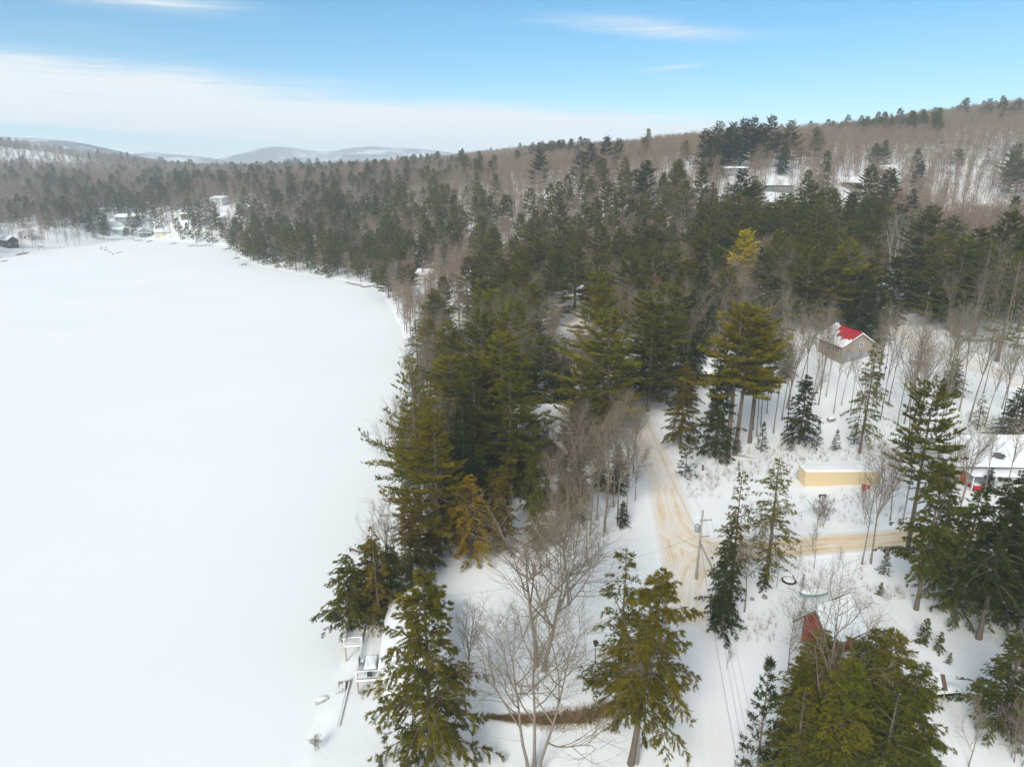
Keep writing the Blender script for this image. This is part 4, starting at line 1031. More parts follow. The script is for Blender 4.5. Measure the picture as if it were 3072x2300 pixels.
# ---------------------------------------------------------------- the trees one can tell apart
CLR = {'olive': (0.180, 0.158, 0.013), 'green': (0.096, 0.106, 0.015), 'dark': (0.044, 0.060, 0.017), 'gold': (0.165, 0.138, 0.012), 'yellow': (0.55, 0.43, 0.012),
       'moss': (0.132, 0.126, 0.013), 'blue': (0.070, 0.096, 0.034), 'bronze': (0.150, 0.116, 0.018), 'brown': (0.18, 0.12, 0.06), 'fore': (0.118, 0.114, 0.013), 'amber': (0.285, 0.180, 0.012)}
NAME = {'pine': 'white_pine', 'pine_high': 'white_pine', 'pine_airy': 'white_pine', 'hemlock': 'hemlock_tree', 'hemlock_high': 'hemlock_tree', 'hemlock_sparse': 'hemlock_tree', 'spruce': 'young_spruce',
        'bushy': 'evergreen_shrub', 'maple': 'bare_tree', 'maple_twin': 'bare_tree', 'clump': 'bare_tree', 'slim': 'bare_tree', 'lank': 'bare_tree', 'whip': 'sapling', 'brush': 'bare_shrub', 'birch': 'birch_tree'}
CATS = {'white_pine': 'pine tree', 'hemlock_tree': 'hemlock tree', 'young_spruce': 'young spruce', 'evergreen_shrub': 'evergreen shrub', 'bare_tree': 'bare tree', 'sapling': 'sapling', 'bare_shrub': 'bare shrub', 'birch_tree': 'birch tree'}
TREES = []       # (object, name, xyz, height, colour word, labelled)
trng = np.random.default_rng(2024)
def plant(kind, pos, H, wid=1.0, color=None, label=None, var=None, rz=None, tilt=None, cword=None):
    vs_ = PROTO[kind]; tm, cm, H0 = vs_[(trng.integers(len(vs_)) if var is None else var % len(vs_))]
    nm = NAME[kind]; k = H / H0
    root = link(nm, None, None, (pos[0], pos[1], pos[2] - 0.05)); root.empty_display_size = 0.2
    root.rotation_euler = ((tilt or (0, 0))[0] + trng.normal(0, 0.012), (tilt or (0, 0))[1] + trng.normal(0, 0.012), trng.uniform(0, 6.28) if rz is None else rz)
    root.scale = (k * wid, k * wid, k)
    root['category'] = CATS[nm]
    link('trunk', tm, root)
    c = link('crown', cm, root)
    if color is not None:
        j = trng.uniform(0.85, 1.15); w_ = trng.uniform(0.92, 1.08)
        c.color = (color[0] * j * w_, color[1] * j, color[2] * j, 1)
    if label: root['label'] = label
    TREES.append([root, nm, np.array(pos), H, cword, bool(label), kind])
    return root
def B(kind, u, vb, va, wid=1.0, col=None, label=None, **k):
    """a tree whose foot shows at (u, vb) and whose top at height va"""
    p = on_ground(u, vb); d = ray(u, va); ztop = CAM_H + d[2] * p[1] / d[1]
    return plant(kind, p, max(1.0, ztop - p[2]), wid, CLR.get(col), label, cword=col, **k)
def A(kind, u, v, H, wid=1.0, col=None, label=None, **k):
    """a tree H metres tall whose top shows at (u, v)"""
    return plant(kind, under_apex(u, v, H), H, wid, CLR.get(col), label, cword=col, **k)
# near yard and shore
B('hemlock', 1291, 2275, 1715, 1.02, 'fore', 'broad olive hemlock with a thick bare trunk foot beside the lakeside deck', var=0)
B('hemlock_sparse', 1846, 2183, 1650, 0.9, 'fore', 'slender hemlock with a long pale trunk, slimmer of the pair on the dry grass bank', var=1)
B('hemlock_high', 1893, 2290, 1700, 0.95, 'gold', 'golden-tipped hemlock, broader of the pair by the dry grass bank', var=0, rz=0.0, tilt=(0, 0.085))
B('slim', 1912, 2292, 1900, 0.7, None, 'thin trunk leaning close against the golden-tipped hemlock', var=1)
B('hemlock_high', 1054, 1936, 1660, 1.1, 'fore', 'shore hemlock overhanging the ice beside the deck', var=1)
A('hemlock', 1105, 1618, 13.5, 1.2, 'green', 'dark hemlock standing behind the shore hemlock next to the deck', var=2)
A('hemlock', 1165, 1640, 12, 1.2, 'green', 'hemlock filling the gap inland of the shore hemlock by the deck', var=0)
A('hemlock_sparse', 1122, 1578, 17, 0.8, 'bronze', 'thin bronze-tinged hemlock on the shore above the deck', var=0)
B('hemlock', 1236, 1745, 1488, 1.05, 'bronze', 'bronze-olive hemlock standing between the lake and the golden tree', var=2)
B('hemlock', 1416, 1672, 1424, 1.25, 'amber', 'rounded golden-brown hemlock standing out against the dark shore woods', var=1)
B('hemlock', 1612, 1640, 1455, 0.9, 'moss', 'small yellow-green hemlock inland of the rounded golden one', var=0)
B('pine_airy', 1262, 1585, 1066, 0.82, 'olive', 'tall open pine leaning over the ice with upswept bare boughs', var=0)
A('pine', 1305, 1232, 25, 1.01, 'olive', 'yellow-green pine just inland of the tall open shore pine', var=1)
A('pine_airy', 1222, 1338, 18, 0.85, 'blue', 'blue-green pine with long low boughs reaching over the ice', var=1)
A('hemlock', 1385, 1195, 22, 0.8, 'dark', 'very dark hemlock between the shore pines and the brown cabin')
A('hemlock', 1440, 1330, 14, 0.85, 'green', 'green hemlock in front of the dark shore hemlocks beside the brown cabin')
A('hemlock', 1345, 1300, 16, 0.8, 'dark')
A('hemlock', 1480, 1265, 15, 0.8, 'dark')
A('hemlock', 1545, 1268, 15, 0.8, 'moss', 'yellow-green hemlock screening one side of the brown cabin front')
A('hemlock', 1600, 1375, 11, 0.9, 'moss', 'low olive hemlock in front of the brown cabin windows')
A('hemlock', 1500, 1400, 15, 0.85, 'bronze')
A('hemlock', 1330, 1425, 13, 0.8, 'green')
A('hemlock', 1720, 1380, 12, 0.9, 'green', 'dark green hemlock beside the brown cabin toward the road')
A('pine', 1548, 897, 28, 1.12, 'olive', 'tall olive pine with a rounded top among the big pines above the brown cabin', var=0)
A('pine', 1500, 988, 28, 1.18, 'olive', 'big layered pine standing over the brown cabin', var=2)
A('pine', 1446, 935, 27, 1.01, 'moss', 'pine with a flat olive top nearest the lake among the big pines')
A('pine', 1528, 1118, 24, 1.12, 'moss', 'dark-bellied pine directly behind the brown cabin')
A('pine', 1420, 1090, 24, 0.90, 'green')
A('hemlock', 1690, 1010, 19, 0.9, 'bronze', 'bronze hemlock between the big pines and the road pine')
A('hemlock', 1700, 1110, 14, 0.8, 'dark')
A('pine', 1794, 810, 29, 1.12, 'olive', 'bright green pine standing beside the far bend of the snowy road', var=3)
A('pine', 1834, 925, 28, 1.29, 'olive', 'largest roadside pine spreading over the sanded road', var=1)
A('pine', 1850, 1040, 20, 1.18, 'olive', 'smaller pine in front of the largest roadside pine', var=2)
A('pine', 1745, 1080, 21, 0.90, 'moss')
A('pine_high', 2005, 850, 29, 1.18, 'moss', 'dull grey-green pine behind the roadside bend', var=0)
A('pine', 1938, 872, 27, 1.12, 'moss')
A('pine', 1960, 960, 22, 1.01, 'green')
B('pine_high', 2182, 1370, 908, 1.18, 'olive', 'bright olive pine on a long bare trunk above the snowy clearing', var=0)
B('pine_high', 2205, 1360, 915, 1.06, 'olive', 'twin of the bright olive pine, its bare trunk leaning beside it', var=1)
A('pine_high', 2290, 950, 27, 1.01, 'moss', 'olive pine crown just beyond the bright olive twin pines', var=1)
B('hemlock', 2143, 1372, 1088, 0.85, 'dark', 'dark hemlock with a short trunk under the bright olive pine', var=2)
A('hemlock', 2060, 1080, 19, 0.8, 'bronze')
A('hemlock', 2118, 792, 28, 0.85, 'dark', 'tall black-green hemlock behind the red-sided house')
B('spruce', 2055, 1432, 1312, 1.1, 'dark', 'dense young spruce at the edge of the sanded road', var=0)
B('spruce', 2172, 1393, 1330, 1.15, 'dark', 'small round-bottomed spruce at the foot of the bright olive pine', var=1)
B('spruce', 2214, 1358, 1318, 1.2, 'dark')
B('spruce', 2214, 1412, 1383, 0.9, 'green', 'tiny spruce standing alone in the snow below the bright olive pines')
B('spruce', 2284, 1350, 1262, 0.9, 'dark')
B('hemlock', 2396, 1332, 1122, 0.95, 'dark', 'blackish hemlock in the thin woods behind the tan shed', var=0)
B('spruce', 2372, 1352, 1308, 1.2, 'dark')
B('spruce', 2450, 1340, 1262, 0.9, 'dark')
B('spruce', 2505, 1350, 1285, 0.9, 'dark', 'narrow young spruce just behind the tan shed roof')
B('hemlock_sparse', 2578, 1360, 1012, 0.75, 'moss', 'snow-dusted thin conifer leaning in front of the red-roofed house', var=0)
B('spruce', 2562, 1330, 1265, 1.2, 'dark')
B('pine_high', 2719, 1668, 1137, 0.85, 'moss', 'lone pine with a crooked bare trunk beside the road behind the dark hemlocks', var=0)
B('hemlock', 3030, 1335, 1160, 1.3, 'dark', 'wide dark hemlock beside the grey house at the frame edge')
B('hemlock_sparse', 2190, 1800, 1412, 0.62, 'bronze', 'half-dead hemlock spire with bare upper boughs next to the utility pole', var=1)
B('hemlock', 2164, 1868, 1582, 0.75, 'dark', 'dense dark hemlock beside the utility pole', var=1)
B('bushy', 2164, 1888, 1760, 1.35, 'dark', 'round dark evergreen bush at the foot of the hemlock by the utility pole', var=0)
B('slim', 2233, 1835, 1600, 0.9, None, 'brown twiggy tree beside the dark hemlock by the utility pole', var=2)
B('hemlock_sparse', 2297, 1750, 1375, 1.05, 'moss', 'open layered hemlock with a curved trunk beside the crossing road', var=0)
B('bushy', 2290, 1762, 1690, 1.0, 'dark', 'low dark shrub at the foot of the open layered hemlock')
B('hemlock_high', 2748, 1828, 1382, 0.85, 'green', 'foremost of the dark hemlocks where the crossing road leaves the frame', var=0)
B('hemlock', 2860, 1850, 1470, 0.95, 'green', 'second dark hemlock of the roadside row, hiding the road')
B('hemlock_high', 2936, 1915, 1430, 0.95, 'dark', 'dark hemlock with a thick black trunk foot above the driveway', var=1)
B('hemlock', 2990, 1840, 1425, 0.9, 'dark', 'dark hemlock crowded behind the thick-trunked one above the driveway')
B('hemlock', 3080, 1900, 1395, 1.05, 'dark', 'dark hemlock cut by the frame edge above the driveway')
B('hemlock', 2800, 1770, 1500, 0.8, 'green')
B('spruce', 2650, 1722, 1652, 1.15, 'moss', 'bushy young spruce by the snag beside the crossing road', var=1)
B('bushy', 2640, 1785, 1745, 0.9, 'moss', 'straggly low evergreen below the roadside young spruce')
B('bushy', 2768, 1928, 1852, 0.9, 'green', 'straggling evergreen shrub on the driveway edge')
B('bushy', 2815, 1952, 1893, 0.9, 'green', 'small round evergreen on the driveway edge, lower of two')
B('bushy', 2846, 1990, 1955, 0.8, 'moss')
B('spruce', 2405, 1762, 1722, 0.8, 'dark', 'tiny spruce beside the teal snow-covered boat')
# cluster in front of the red house
A('hemlock_high', 2478, 1900, 16, 0.95, 'fore', 'olive hemlock against the red wall of the house')
A('hemlock', 2628, 1910, 18, 1.05, 'fore', 'yellow-green hemlock in the middle of the clump before the red house', var=0)
A('hemlock', 2688, 1888, 18, 1.05, 'fore', 'tallest hemlock of the clump before the red house', var=2)
A('hemlock', 2775, 1995, 16, 1.1, 'green', 'hemlock of the red house clump nearest the driveway')
A('hemlock', 2560, 1985, 17, 1.0, 'fore')
A('hemlock_sparse', 2700, 2080, 15, 1.2, 'green')
A('hemlock_sparse', 2500, 2140, 12, 1.1, 'moss')
A('hemlock_sparse', 2420, 2060, 14, 0.9, 'moss')
A('hemlock', 2610, 2180, 10, 1.2, 'green')
B('spruce', 2268, 2345, 1985, 0.72, 'dark', 'narrow dark spruce standing by itself where the road meets the frame edge', var=0)
B('bushy', 2330, 2370, 2210, 1.0, 'dark')
B('slim', 2440, 2330, 1800, 1.0, None, 'bare tree with upswept limbs rising out of the hemlock clump', var=1)
B('whip', 2905, 2298, 2115, 1.1, None, 'small bare tree on the snow beyond the black bench', var=0)
B('hemlock', 3000, 2190, 1893, 1.25, 'green', 'wide brown-green hemlock at the frame edge past the black bench')
B('slim', 3072, 2230, 1880, 1.3, None, 'brown twiggy tree crowding the hemlock at the frame edge')
B('brush', 3060, 2280, 2120, 1.4, None)
# bare trees of the yard
B('maple_twin', 1620, 2004, 1575, 1.4, None, 'large bare maple with two trunks in the middle of the yard', var=0, rz=0.35)
B('maple', 1706, 1814, 1550, 1.3, None, 'wide bare maple behind the twin-trunked one', var=0)
B('clump', 1600, 2318, 1885, 1.25, None, 'slender bare tree of three stems in the near yard', var=0, rz=1.0)
B('slim', 1407, 2085, 1815, 1.0, None, 'dark bare tree just behind the broad hemlock by the deck', var=3)
A('slim', 1150, 1515, 17, 0.9, None, 'bare grey tree bending over the ice behind the shore hemlocks', var=0)
B('brush', 950, 2248, 2205, 1.25, None, 'pinkish bare bush by itself on the snowy shore')
B('brush', 1378, 2272, 2235, 0.9, None, 'low bare bush beside the broad hemlock trunk')
B('bushy', 1143, 2305, 2262, 0.75, 'dark', 'small round evergreen capped with snow at the bottom frame edge', var=1)
B('slim', 2612, 1690, 1352, 0.8, None, 'leaning broken-topped bare tree beside the crossing road', var=1)
B('slim', 2586, 1692, 1400, 0.7, None, 'slim bare tree next to the leaning broken-topped one', var=2)
B('whip', 2441, 1706, 1572, 0.9, None, 'thin double sapling between the crossing road and the driveway', var=1)
B('whip', 2393, 1735, 1640, 0.6, None)
B('brush', 2460, 1578, 1488, 1.2, None, 'broom-shaped bare shrub in front of the tan shed')
B('whip', 2330, 1760, 1640, 0.8, None)
B('whip', 2515, 1712, 1640, 0.7, None)
B('slim', 2872, 1560, 1290, 0.9, None)
B('slim', 2800, 1600, 1330, 0.8, None)
B('slim', 2670, 1560, 1340, 0.8, None)
A('whip', 2392, 1815, 9, 1.1, None, 'low spreading bare tree by the gable of the red house', var=0)
B('whip', 2180, 2010, 1935, 1.0, None)
# roadside brush on the lake side of the road
for u, vb, va, kd, wd in [(1814, 1596, 1285, 'slim', 0.9), (1852, 1570, 1300, 'slim', 0.9), (1770, 1605, 1340, 'slim', 0.9), (1880, 1545, 1350, 'maple', 0.8), (1735, 1612, 1380, 'slim', 0.9),
                          (1700, 1610, 1330, 'slim', 0.8), (1905, 1500, 1340, 'maple', 0.7), (1790, 1560, 1270, 'slim', 0.9), (1840, 1520, 1230, 'slim', 0.8), (1880, 1460, 1230, 'slim', 0.8), (1900, 1420, 1210, 'slim', 0.8),
                          (1650, 1620, 1400, 'slim', 0.9), (1760, 1650, 1470, 'whip', 1.2), (1690, 1680, 1500, 'whip', 1.3), (1640, 1700, 1540, 'whip', 1.3), (1810, 1610, 1460, 'whip', 1.2)]:
    B(kd, u, vb, va, wd)
for u, vb, va, c in [(1868, 1580, 1500, 'dark'), (1850, 1480, 1330, 'dark'), (1800, 1470, 1340, 'green'), (1740, 1500, 1360, 'dark'), (1690, 1540, 1400, 'green')]:
    B('hemlock', u, vb, va, 0.9, c)
# birches and pale trees
B('birch', 2673, 842, 655, 1.0, None, 'white-limbed birch clump above the snowy upper lane', var=0)
B('birch', 2734, 898, 715, 0.8, None, 'thin pale birch beside the white-limbed clump', var=1)
B('birch', 2395, 905, 760, 0.8, None, 'pale birch beside the snow-roofed house in the woods', var=1)
A('birch', 1490, 610, 18, 0.9, None, 'pale birch standing out of the dark hemlocks above the lake', var=0)
A('birch', 1180, 790, 18, 0.9, None, 'pale leaning birch at the point of the wooded shore', var=1)
# middle pines
for u, v, H, kd, c, lab in [
    (2229, 688, 27, 'pine', 'yellow', 'bright golden-yellow pine in the middle of the green stand'),
    (1940, 480, 33, 'pine', 'dark', 'tallest dark pine rising above the middle of the stand'),
    (1872, 556, 30, 'pine', 'moss', None), (1818, 543, 30, 'pine', 'moss', None), (1754, 604, 28, 'pine', 'moss', None), (1681, 608, 28, 'pine', 'green', None), (1598, 692, 28, 'pine', 'moss', None),
    (1468, 718, 27, 'pine', 'moss', None), (2070, 562, 28, 'pine_airy', 'blue', 'blue-green open pine beside the bare hillside gap'), (2024, 726, 26, 'pine', 'moss', None), (2160, 618, 28, 'pine', 'moss', None),
    (2229, 505, 31, 'pine', 'dark', 'dark peaked pine beside the low green hillside house'), (2434, 540, 30, 'pine', 'green', None), (2491, 559, 30, 'pine', 'moss', None), (2358, 581, 28, 'pine', 'moss', None),
    (2316, 608, 28, 'pine', 'moss', None), (2620, 498, 30, 'pine', 'green', 'upper of the two dark pines standing below the hillside cabin'), (2673, 501, 30, 'pine', 'dark', 'darker of the two peaked pines below the hillside cabin'),
    (2795, 635, 28, 'pine', 'green', 'lone pine spreading over the snowy woods above the upper lane'),
    (3031, 631, 29, 'pine', 'green', None), (2746, 566, 22, 'hemlock', 'dark', None), (2560, 578, 26, 'hemlock', 'dark', None), (2498, 682, 27, 'pine', 'moss', None), (2555, 718, 27, 'pine', 'olive', 'olive pine whose low boughs hang over the snow-roofed house'),
    (2529, 754, 24, 'pine', 'olive', None), (2420, 660, 27, 'pine', 'moss', None), (2380, 720, 26, 'pine', 'moss', None), (2290, 740, 25, 'pine', 'green', None), (2160, 740, 26, 'pine', 'green', None), (2100, 690, 26, 'pine', 'moss', None),
    (2600, 600, 26, 'pine', 'green', None), (2650, 620, 25, 'pine', 'green', None), (2850, 690, 25, 'pine_airy', 'green', None), (2980, 720, 25, 'pine_airy', 'green', None), (3060, 760, 26, 'pine_airy', 'green', None),
    (1990, 640, 27, 'pine', 'moss', None), (1930, 650, 27, 'pine', 'moss', None), (1860, 680, 27, 'pine', 'moss', None), (1800, 670, 27, 'pine', 'moss', None), (1730, 720, 26, 'pine', 'moss', None), (1890, 760, 27, 'pine', 'moss', None),
    (1960, 740, 26, 'pine', 'moss', None), (1660, 760, 26, 'pine', 'green', None), (1560, 800, 26, 'pine', 'moss', None), (1400, 770, 25, 'pine', 'moss', None), (2080, 880, 24, 'hemlock', 'dark', None),
    (2600, 802, 20, 'hemlock', 'dark', None), (2640, 830, 19, 'hemlock', 'dark', None), (2690, 770, 20, 'hemlock', 'dark', None), (2760, 740, 20, 'hemlock', 'dark', None), (2330, 830, 22, 'hemlock', 'dark', None),
    (1620, 447, 32, 'pine', 'dark', 'lone dark pine with a flat-layered crown on the bare hillside'),
    (1780, 430, 29, 'pine', 'dark', None), (1822, 410, 29, 'pine', 'dark', 'tallest of the small pine group on the hillside crest'), (1856, 414, 28, 'pine', 'dark', None), (1745, 455, 27, 'pine', 'dark', None),
    (2119, 384, 30, 'pine', 'dark', None), (2161, 365, 31, 'pine', 'dark', None), (2206, 368, 31, 'pine', 'dark', None), (2232, 357, 31, 'pine', 'dark', None), (2266, 353, 31, 'pine', 'dark', None), (2319, 349, 32, 'pine', 'dark', 'spired pine at the end of the pine row on the hill crest'),
    (2373, 361, 30, 'pine', 'green', None), (2140, 410, 28, 'pine', 'dark', None), (2290, 375, 28, 'pine', 'dark', None), (2185, 385, 28, 'pine', 'dark', None),
    (2453, 384, 26, 'pine', 'green', None), (2483, 452, 24, 'hemlock', 'green', 'solitary dark conifer among bare trees above the green hillside house'), (2354, 430, 20, 'hemlock', 'dark', None), (2757, 444, 25, 'spruce', 'dark', 'spired conifer by itself on the brown hillside'), (2765, 484, 22, 'hemlock', 'dark', None),
    (2700, 311, 27, 'pine', 'green', None), (2738, 304, 27, 'pine', 'green', None), (2818, 342, 25, 'pine', 'green', 'single pine standing below the wooded hilltop'), (2875, 292, 27, 'pine', 'green', None), (2928, 285, 28, 'pine', 'dark', None), (2974, 296, 27, 'pine', 'green', None),
    (3016, 296, 27, 'pine', 'green', None), (3061, 292, 27, 'pine', 'green', None), (2833, 297, 26, 'pine', 'green', None), (2784, 305, 26, 'pine', 'green', None), (2882, 448, 20, 'pine_high', 'olive', 'small tufted pine floating above the bare woods'),
    (2660, 420, 22, 'pine', 'green', None), (3060, 430, 26, 'pine', 'green', None), (3065, 480, 24, 'pine', 'green', None), (2630, 430, 22, 'pine', 'green', None),
    (912, 690, 25, 'pine', 'olive', 'yellow-green pine standing out on the wooded shore'), (1000, 700, 22, 'hemlock', 'moss', None), (830, 670, 24, 'pine', 'moss', None), (750, 680, 24, 'pine', 'moss', 'pine with bare leaning trunks at the tip of the wooded point'),
    (700, 650, 26, 'pine', 'moss', None), (640, 610, 26, 'pine', 'olive', None), (590, 600, 27, 'pine', 'moss', None), (530, 520, 29, 'pine', 'green', None), (470, 525, 28, 'pine', 'green', None), (290, 630, 18, 'pine', 'moss', 'rounded dark pine clump at the head of the lake'),
    (265, 640, 18, 'hemlock', 'dark', None), (310, 645, 17, 'hemlock', 'dark', None)]:
    A(kd, u, v, H, 1.15 if 'pine' in kd else 1.05, c, lab)

for u, vb, va, kd, wd in [(1598, 1445, 1240, 'slim', 0.8), (1652, 1440, 1230, 'slim', 0.8), (1628, 1452, 1290, 'slim', 0.7), (1575, 1440, 1250, 'slim', 0.8), (1690, 1430, 1230, 'slim', 0.9), (1720, 1450, 1260, 'maple', 0.8), (1745, 1420, 1220, 'slim', 0.9)]:
    B(kd, u, vb, va, wd)
for u, vb, va, c in [(1560, 1470, 1330, 'moss'), (1582, 1500, 1385, 'green'), (1690, 1480, 1370, 'dark'), (1640, 1530, 1420, 'green'), (1480, 1560, 1400, 'moss'), (1420, 1560, 1370, 'dark'), (1345, 1590, 1440, 'green'), (1300, 1700, 1540, 'bronze')]:
    B('hemlock', u, vb, va, 0.9, c)

for u, v, H, c in [(2250, 600, 28, 'moss'), (2395, 620, 29, 'green'), (2455, 610, 29, 'moss'), (2340, 690, 27, 'moss'), (2570, 660, 27, 'green'), (2440, 740, 26, 'green'), (2140, 690, 27, 'moss'), (2190, 800, 24, 'moss'), (2060, 800, 24, 'green'), (2700, 610, 25, 'dark'), (2900, 700, 26, 'green')]:
    A('pine', u, v, H, 1.2, c)

for u, vb, va, wd in [(2430, 1240, 960, 0.6), (2455, 1215, 950, 0.6), (2462, 1170, 960, 0.6), (2478, 1190, 1010, 0.6), (2500, 1240, 1030, 0.6), (2524, 1215, 1045, 0.6), (2552, 1230, 1035, 0.6), (2592, 1240, 1020, 0.6), (2618, 1220, 985, 0.6), (2630, 1180, 955, 0.6), (2470, 1120, 920, 0.6), (2650, 1140, 930, 0.6), (2640, 1260, 1000, 0.6), (2665, 1215, 960, 0.6), (2415, 1180, 930, 0.6),
                      (2690, 1290, 1010, 0.6), (2720, 1240, 970, 0.6), (2755, 1290, 1000, 0.65), (2320, 1300, 1010, 0.6), (2345, 1260, 1000, 0.6), (2300, 1240, 990, 0.6), (2270, 1310, 1020, 0.6), (2888, 1500, 1290, 0.7), (2950, 1490, 1280, 0.7), (3010, 1500, 1270, 0.8), (2850, 1480, 1270, 0.7)]:
    B('lank', u, vb, va, wd * 1.2)
for u, vb, va, wd, c in [(1540, 1430, 1240, 0.95, 'fore'), (1735, 1390, 1180, 0.9, 'dark'), (2960, 1480, 1400, 1.0, 'dark')]:
    B('hemlock', u, vb, va, wd, c)

A('hemlock', 2432, 1935, 13, 1.0, 'fore', 'small olive hemlock covering the lower corner of the red gable')
A('hemlock', 2505, 1925, 15, 0.9, 'fore')
# ---------------------------------------------------------------- the woods between
def in_poly(u, v, poly):
    ins = np.zeros(u.shape, bool); n = len(poly)
    for i in range(n):
        ax, ay = poly[i]; bx, by = poly[(i + 1) % n]
        c = (ay > v) != (by > v)
        ins ^= c & (u < (bx - ax) * (v - ay) / ((by - ay) or 1e-9) + ax)
    return ins
WOODS_SHORE = [(1160, 1235), (1885, 1225), (1915, 1300), (1930, 1400), (1930, 1500), (1890, 1600), (1700, 1640), (1520, 1575), (1320, 1585), (1150, 1640)]
KEEP = [(2185, 690, 2285, 840, 240), (2610, 660, 2745, 850, 235), (2470, 960, 2650, 1090, 195), (2400, 1385, 2645, 1470, 110), (1560, 1235, 1690, 1430, 145), (2405, 840, 2480, 905, 260), (2290, 535, 2375, 575, 440), (2180, 500, 2230, 525, 470), (1955, 825, 2000, 865, 245),
        (1262, 805, 1295, 840, 400), (1355, 900, 1410, 940, 300), (635, 585, 690, 618, 740), (395, 685, 530, 735, 660), (325, 640, 400, 722, 660), (1640, 865, 1730, 965, 270), (2635, 900, 2770, 1010, 210),
        (2120, 1070, 2165, 1110, 160), (2880, 1320, 3072, 1450, 125), (2515, 535, 2590, 570, 500), (2640, 488, 2680, 506, 520), (30, 670, 110, 745, 640), (0, 640, 40, 740, 640), (215, 640, 250, 690, 640)]
THIN = [([(-50, 452), (120, 450), (290, 470), (300, 505), (100, 505), (-50, 500)], 0.28), ([(2270, 515), (2400, 515), (2540, 530), (2560, 600), (2400, 640), (2270, 680)], 0.62), ([(2080, 500), (2270, 490), (2280, 620), (2080, 660)], 0.8),
        ([(2820, 560), (3072, 560), (3072, 720), (2820, 720)], 0.60), ([(380, 690), (620, 690), (620, 735), (380, 735)], 0.30), ([(0, 690), (380, 690), (380, 760), (0, 790)], 0.60), ([(300, 640), (420, 630), (430, 700), (300, 700)], 0.55)]
frng = np.random.default_rng(77)
def fill():
    pts = []
    for y0, y1, sp in ((70, 330, 5.4), (330, 900, 6.4), (900, 1750, 7.6)):
        ys = np.arange(y0, y1, sp); xm = y1 * 0.86
        xs = np.arange(-xm, xm, sp); X, Y = np.meshgrid(xs, ys)
        X = X + frng.uniform(-0.46, 0.46, X.shape) * sp; Y = Y + frng.uniform(-0.46, 0.46, Y.shape) * sp
        pts.append(np.stack([X.ravel(), Y.ravel()], 1))
    p = np.concatenate(pts); x, y = p.T
    az_ = np.abs(np.degrees(np.arctan2(x, y))); k = az_ < 41; x, y = x[k], y[k]
    k = lake_sd(x, y) > np.where(np.hypot(x, y) > 150, 0.6, 2.0); x, y = x[k], y[k]
    z = terrain(x, y); g = project(np.stack([x, y, z], 1)); u, v = g[:, 0], g[:, 1]; D = np.hypot(x, y)
    prob = np.full(len(x), 0.92)
    near = v > 1232
    shore_w = in_poly(u, v, WOODS_SHORE)
    right_w = (u > 2090) & (v > 1005) & (v < 1372) & ~((u > 2380) & (v > 1362))
    prob[(v > 1005) & (u > 2090)] = 0; prob[right_w] = 0.85; prob[near & ~right_w] = 0; prob[shore_w] = 0.80
    for poly, q in THIN:
        m = in_poly(u, v, poly); prob[m] = np.minimum(prob[m], q)
    for c, wd in ROADS:
        d = np.full(len(x), 1e9)
        for q in c[::4]: d = np.minimum(d, np.hypot(x - q[0], y - q[1]))
        prob[d < wd / 2 + 2.0] = 0
    for (hx, hy, hr) in FOOT:
        prob[np.hypot(x - hx, y - hy) < hr] = 0
    k = frng.uniform(0, 1, len(x)) < prob
    x, y, z, u, v, D = x[k], y[k], z[k], u[k], v[k], D[k]
    shore_w = in_poly(u, v, WOODS_SHORE); right_w = (u > 2090) & (v > 1005) & (v < 1372)
    nz = np.sin(x * 0.031 + 1.7) * np.cos(y * 0.027 - 0.6) + 0.6 * np.sin(x * 0.083 - y * 0.061)
    # share of evergreens
    f = np.full(len(x), 0.5)
    Lp = u < 1500; f[Lp] = np.interp(D[Lp], [200, 420, 560, 800, 1000, 1500], [0.58, 0.62, 0.50, 0.22, 0.12, 0.08])
    Lf = (u < 650) & (D > 640); f[Lf] = np.interp(D[Lf], [640, 760, 1000, 1300], [0.34, 0.38, 0.20, 0.06])
    Mp = (u >= 1500) & (u < 2080); f[Mp] = np.interp(D[Mp], [150, 330, 420, 600, 900], [0.48, 0.40, 0.14, 0.07, 0.05])
    Rp = u >= 2080; f[Rp] = np.interp(D[Rp], [170, 250, 330, 390, 700], [0.26, 0.30, 0.16, 0.03, 0.02])
    f[(u >= 2080) & (u < 2660) & (v > 640) & (v < 900)] = 0.62
    f = np.clip(f + 0.20 * nz * (f > 0.06), 0.01, 0.95)
    f[in_poly(u, v, [(1120, 850), (1430, 830), (1450, 1060), (1260, 1110)])] = 0.22; f[in_poly(u, v, [(1000, 560), (1300, 560), (1500, 620), (1350, 700), (1000, 640)])] *= 0.7
    f[right_w] = 0.12; f[shore_w] = 0.66
    hill = (D > 430 + frng.uniform(-60, 90, len(x))) & (u > frng.uniform(1150, 1650, len(x)) - 0.35 * np.clip(D - 700, 0, 900)); f[hill] = np.where((np.sin(x[hill] * 0.021 + 0.4) + np.sin(y[hill] * 0.017 + x[hill] * 0.006) > 1.6), 0.5, 0.008)
    ev = frng.uniform(0, 1, len(x)) < f
    pine = ev & (frng.uniform(0, 1, len(x)) < np.where(u < 1350, 0.42, 0.55))
    H = np.where(pine, frng.uniform(15, 27, len(x)), np.where(ev, frng.uniform(10, 20, len(x)), frng.uniform(14, 21, len(x))))
    H = np.where(right_w & ev, frng.uniform(5, 12, len(x)), H); pine &= ~right_w
    H = np.where(lake_sd(x, y) < 14, H * 0.9, H)
    drop = (~ev & (u > 2080) & (u < 2640) & (v > 660) & (v < 885) & (frng.uniform(0, 1, len(x)) < 0.55)) | ev & (frng.uniform(0, 1, len(x)) < np.where(u < 1450, 0.05, 0.20))
    # leave the houses and openings in sight
    pt = project(np.stack([x, y, z + H], 1)); half = FOC * 0.16 * H / pt[:, 2]
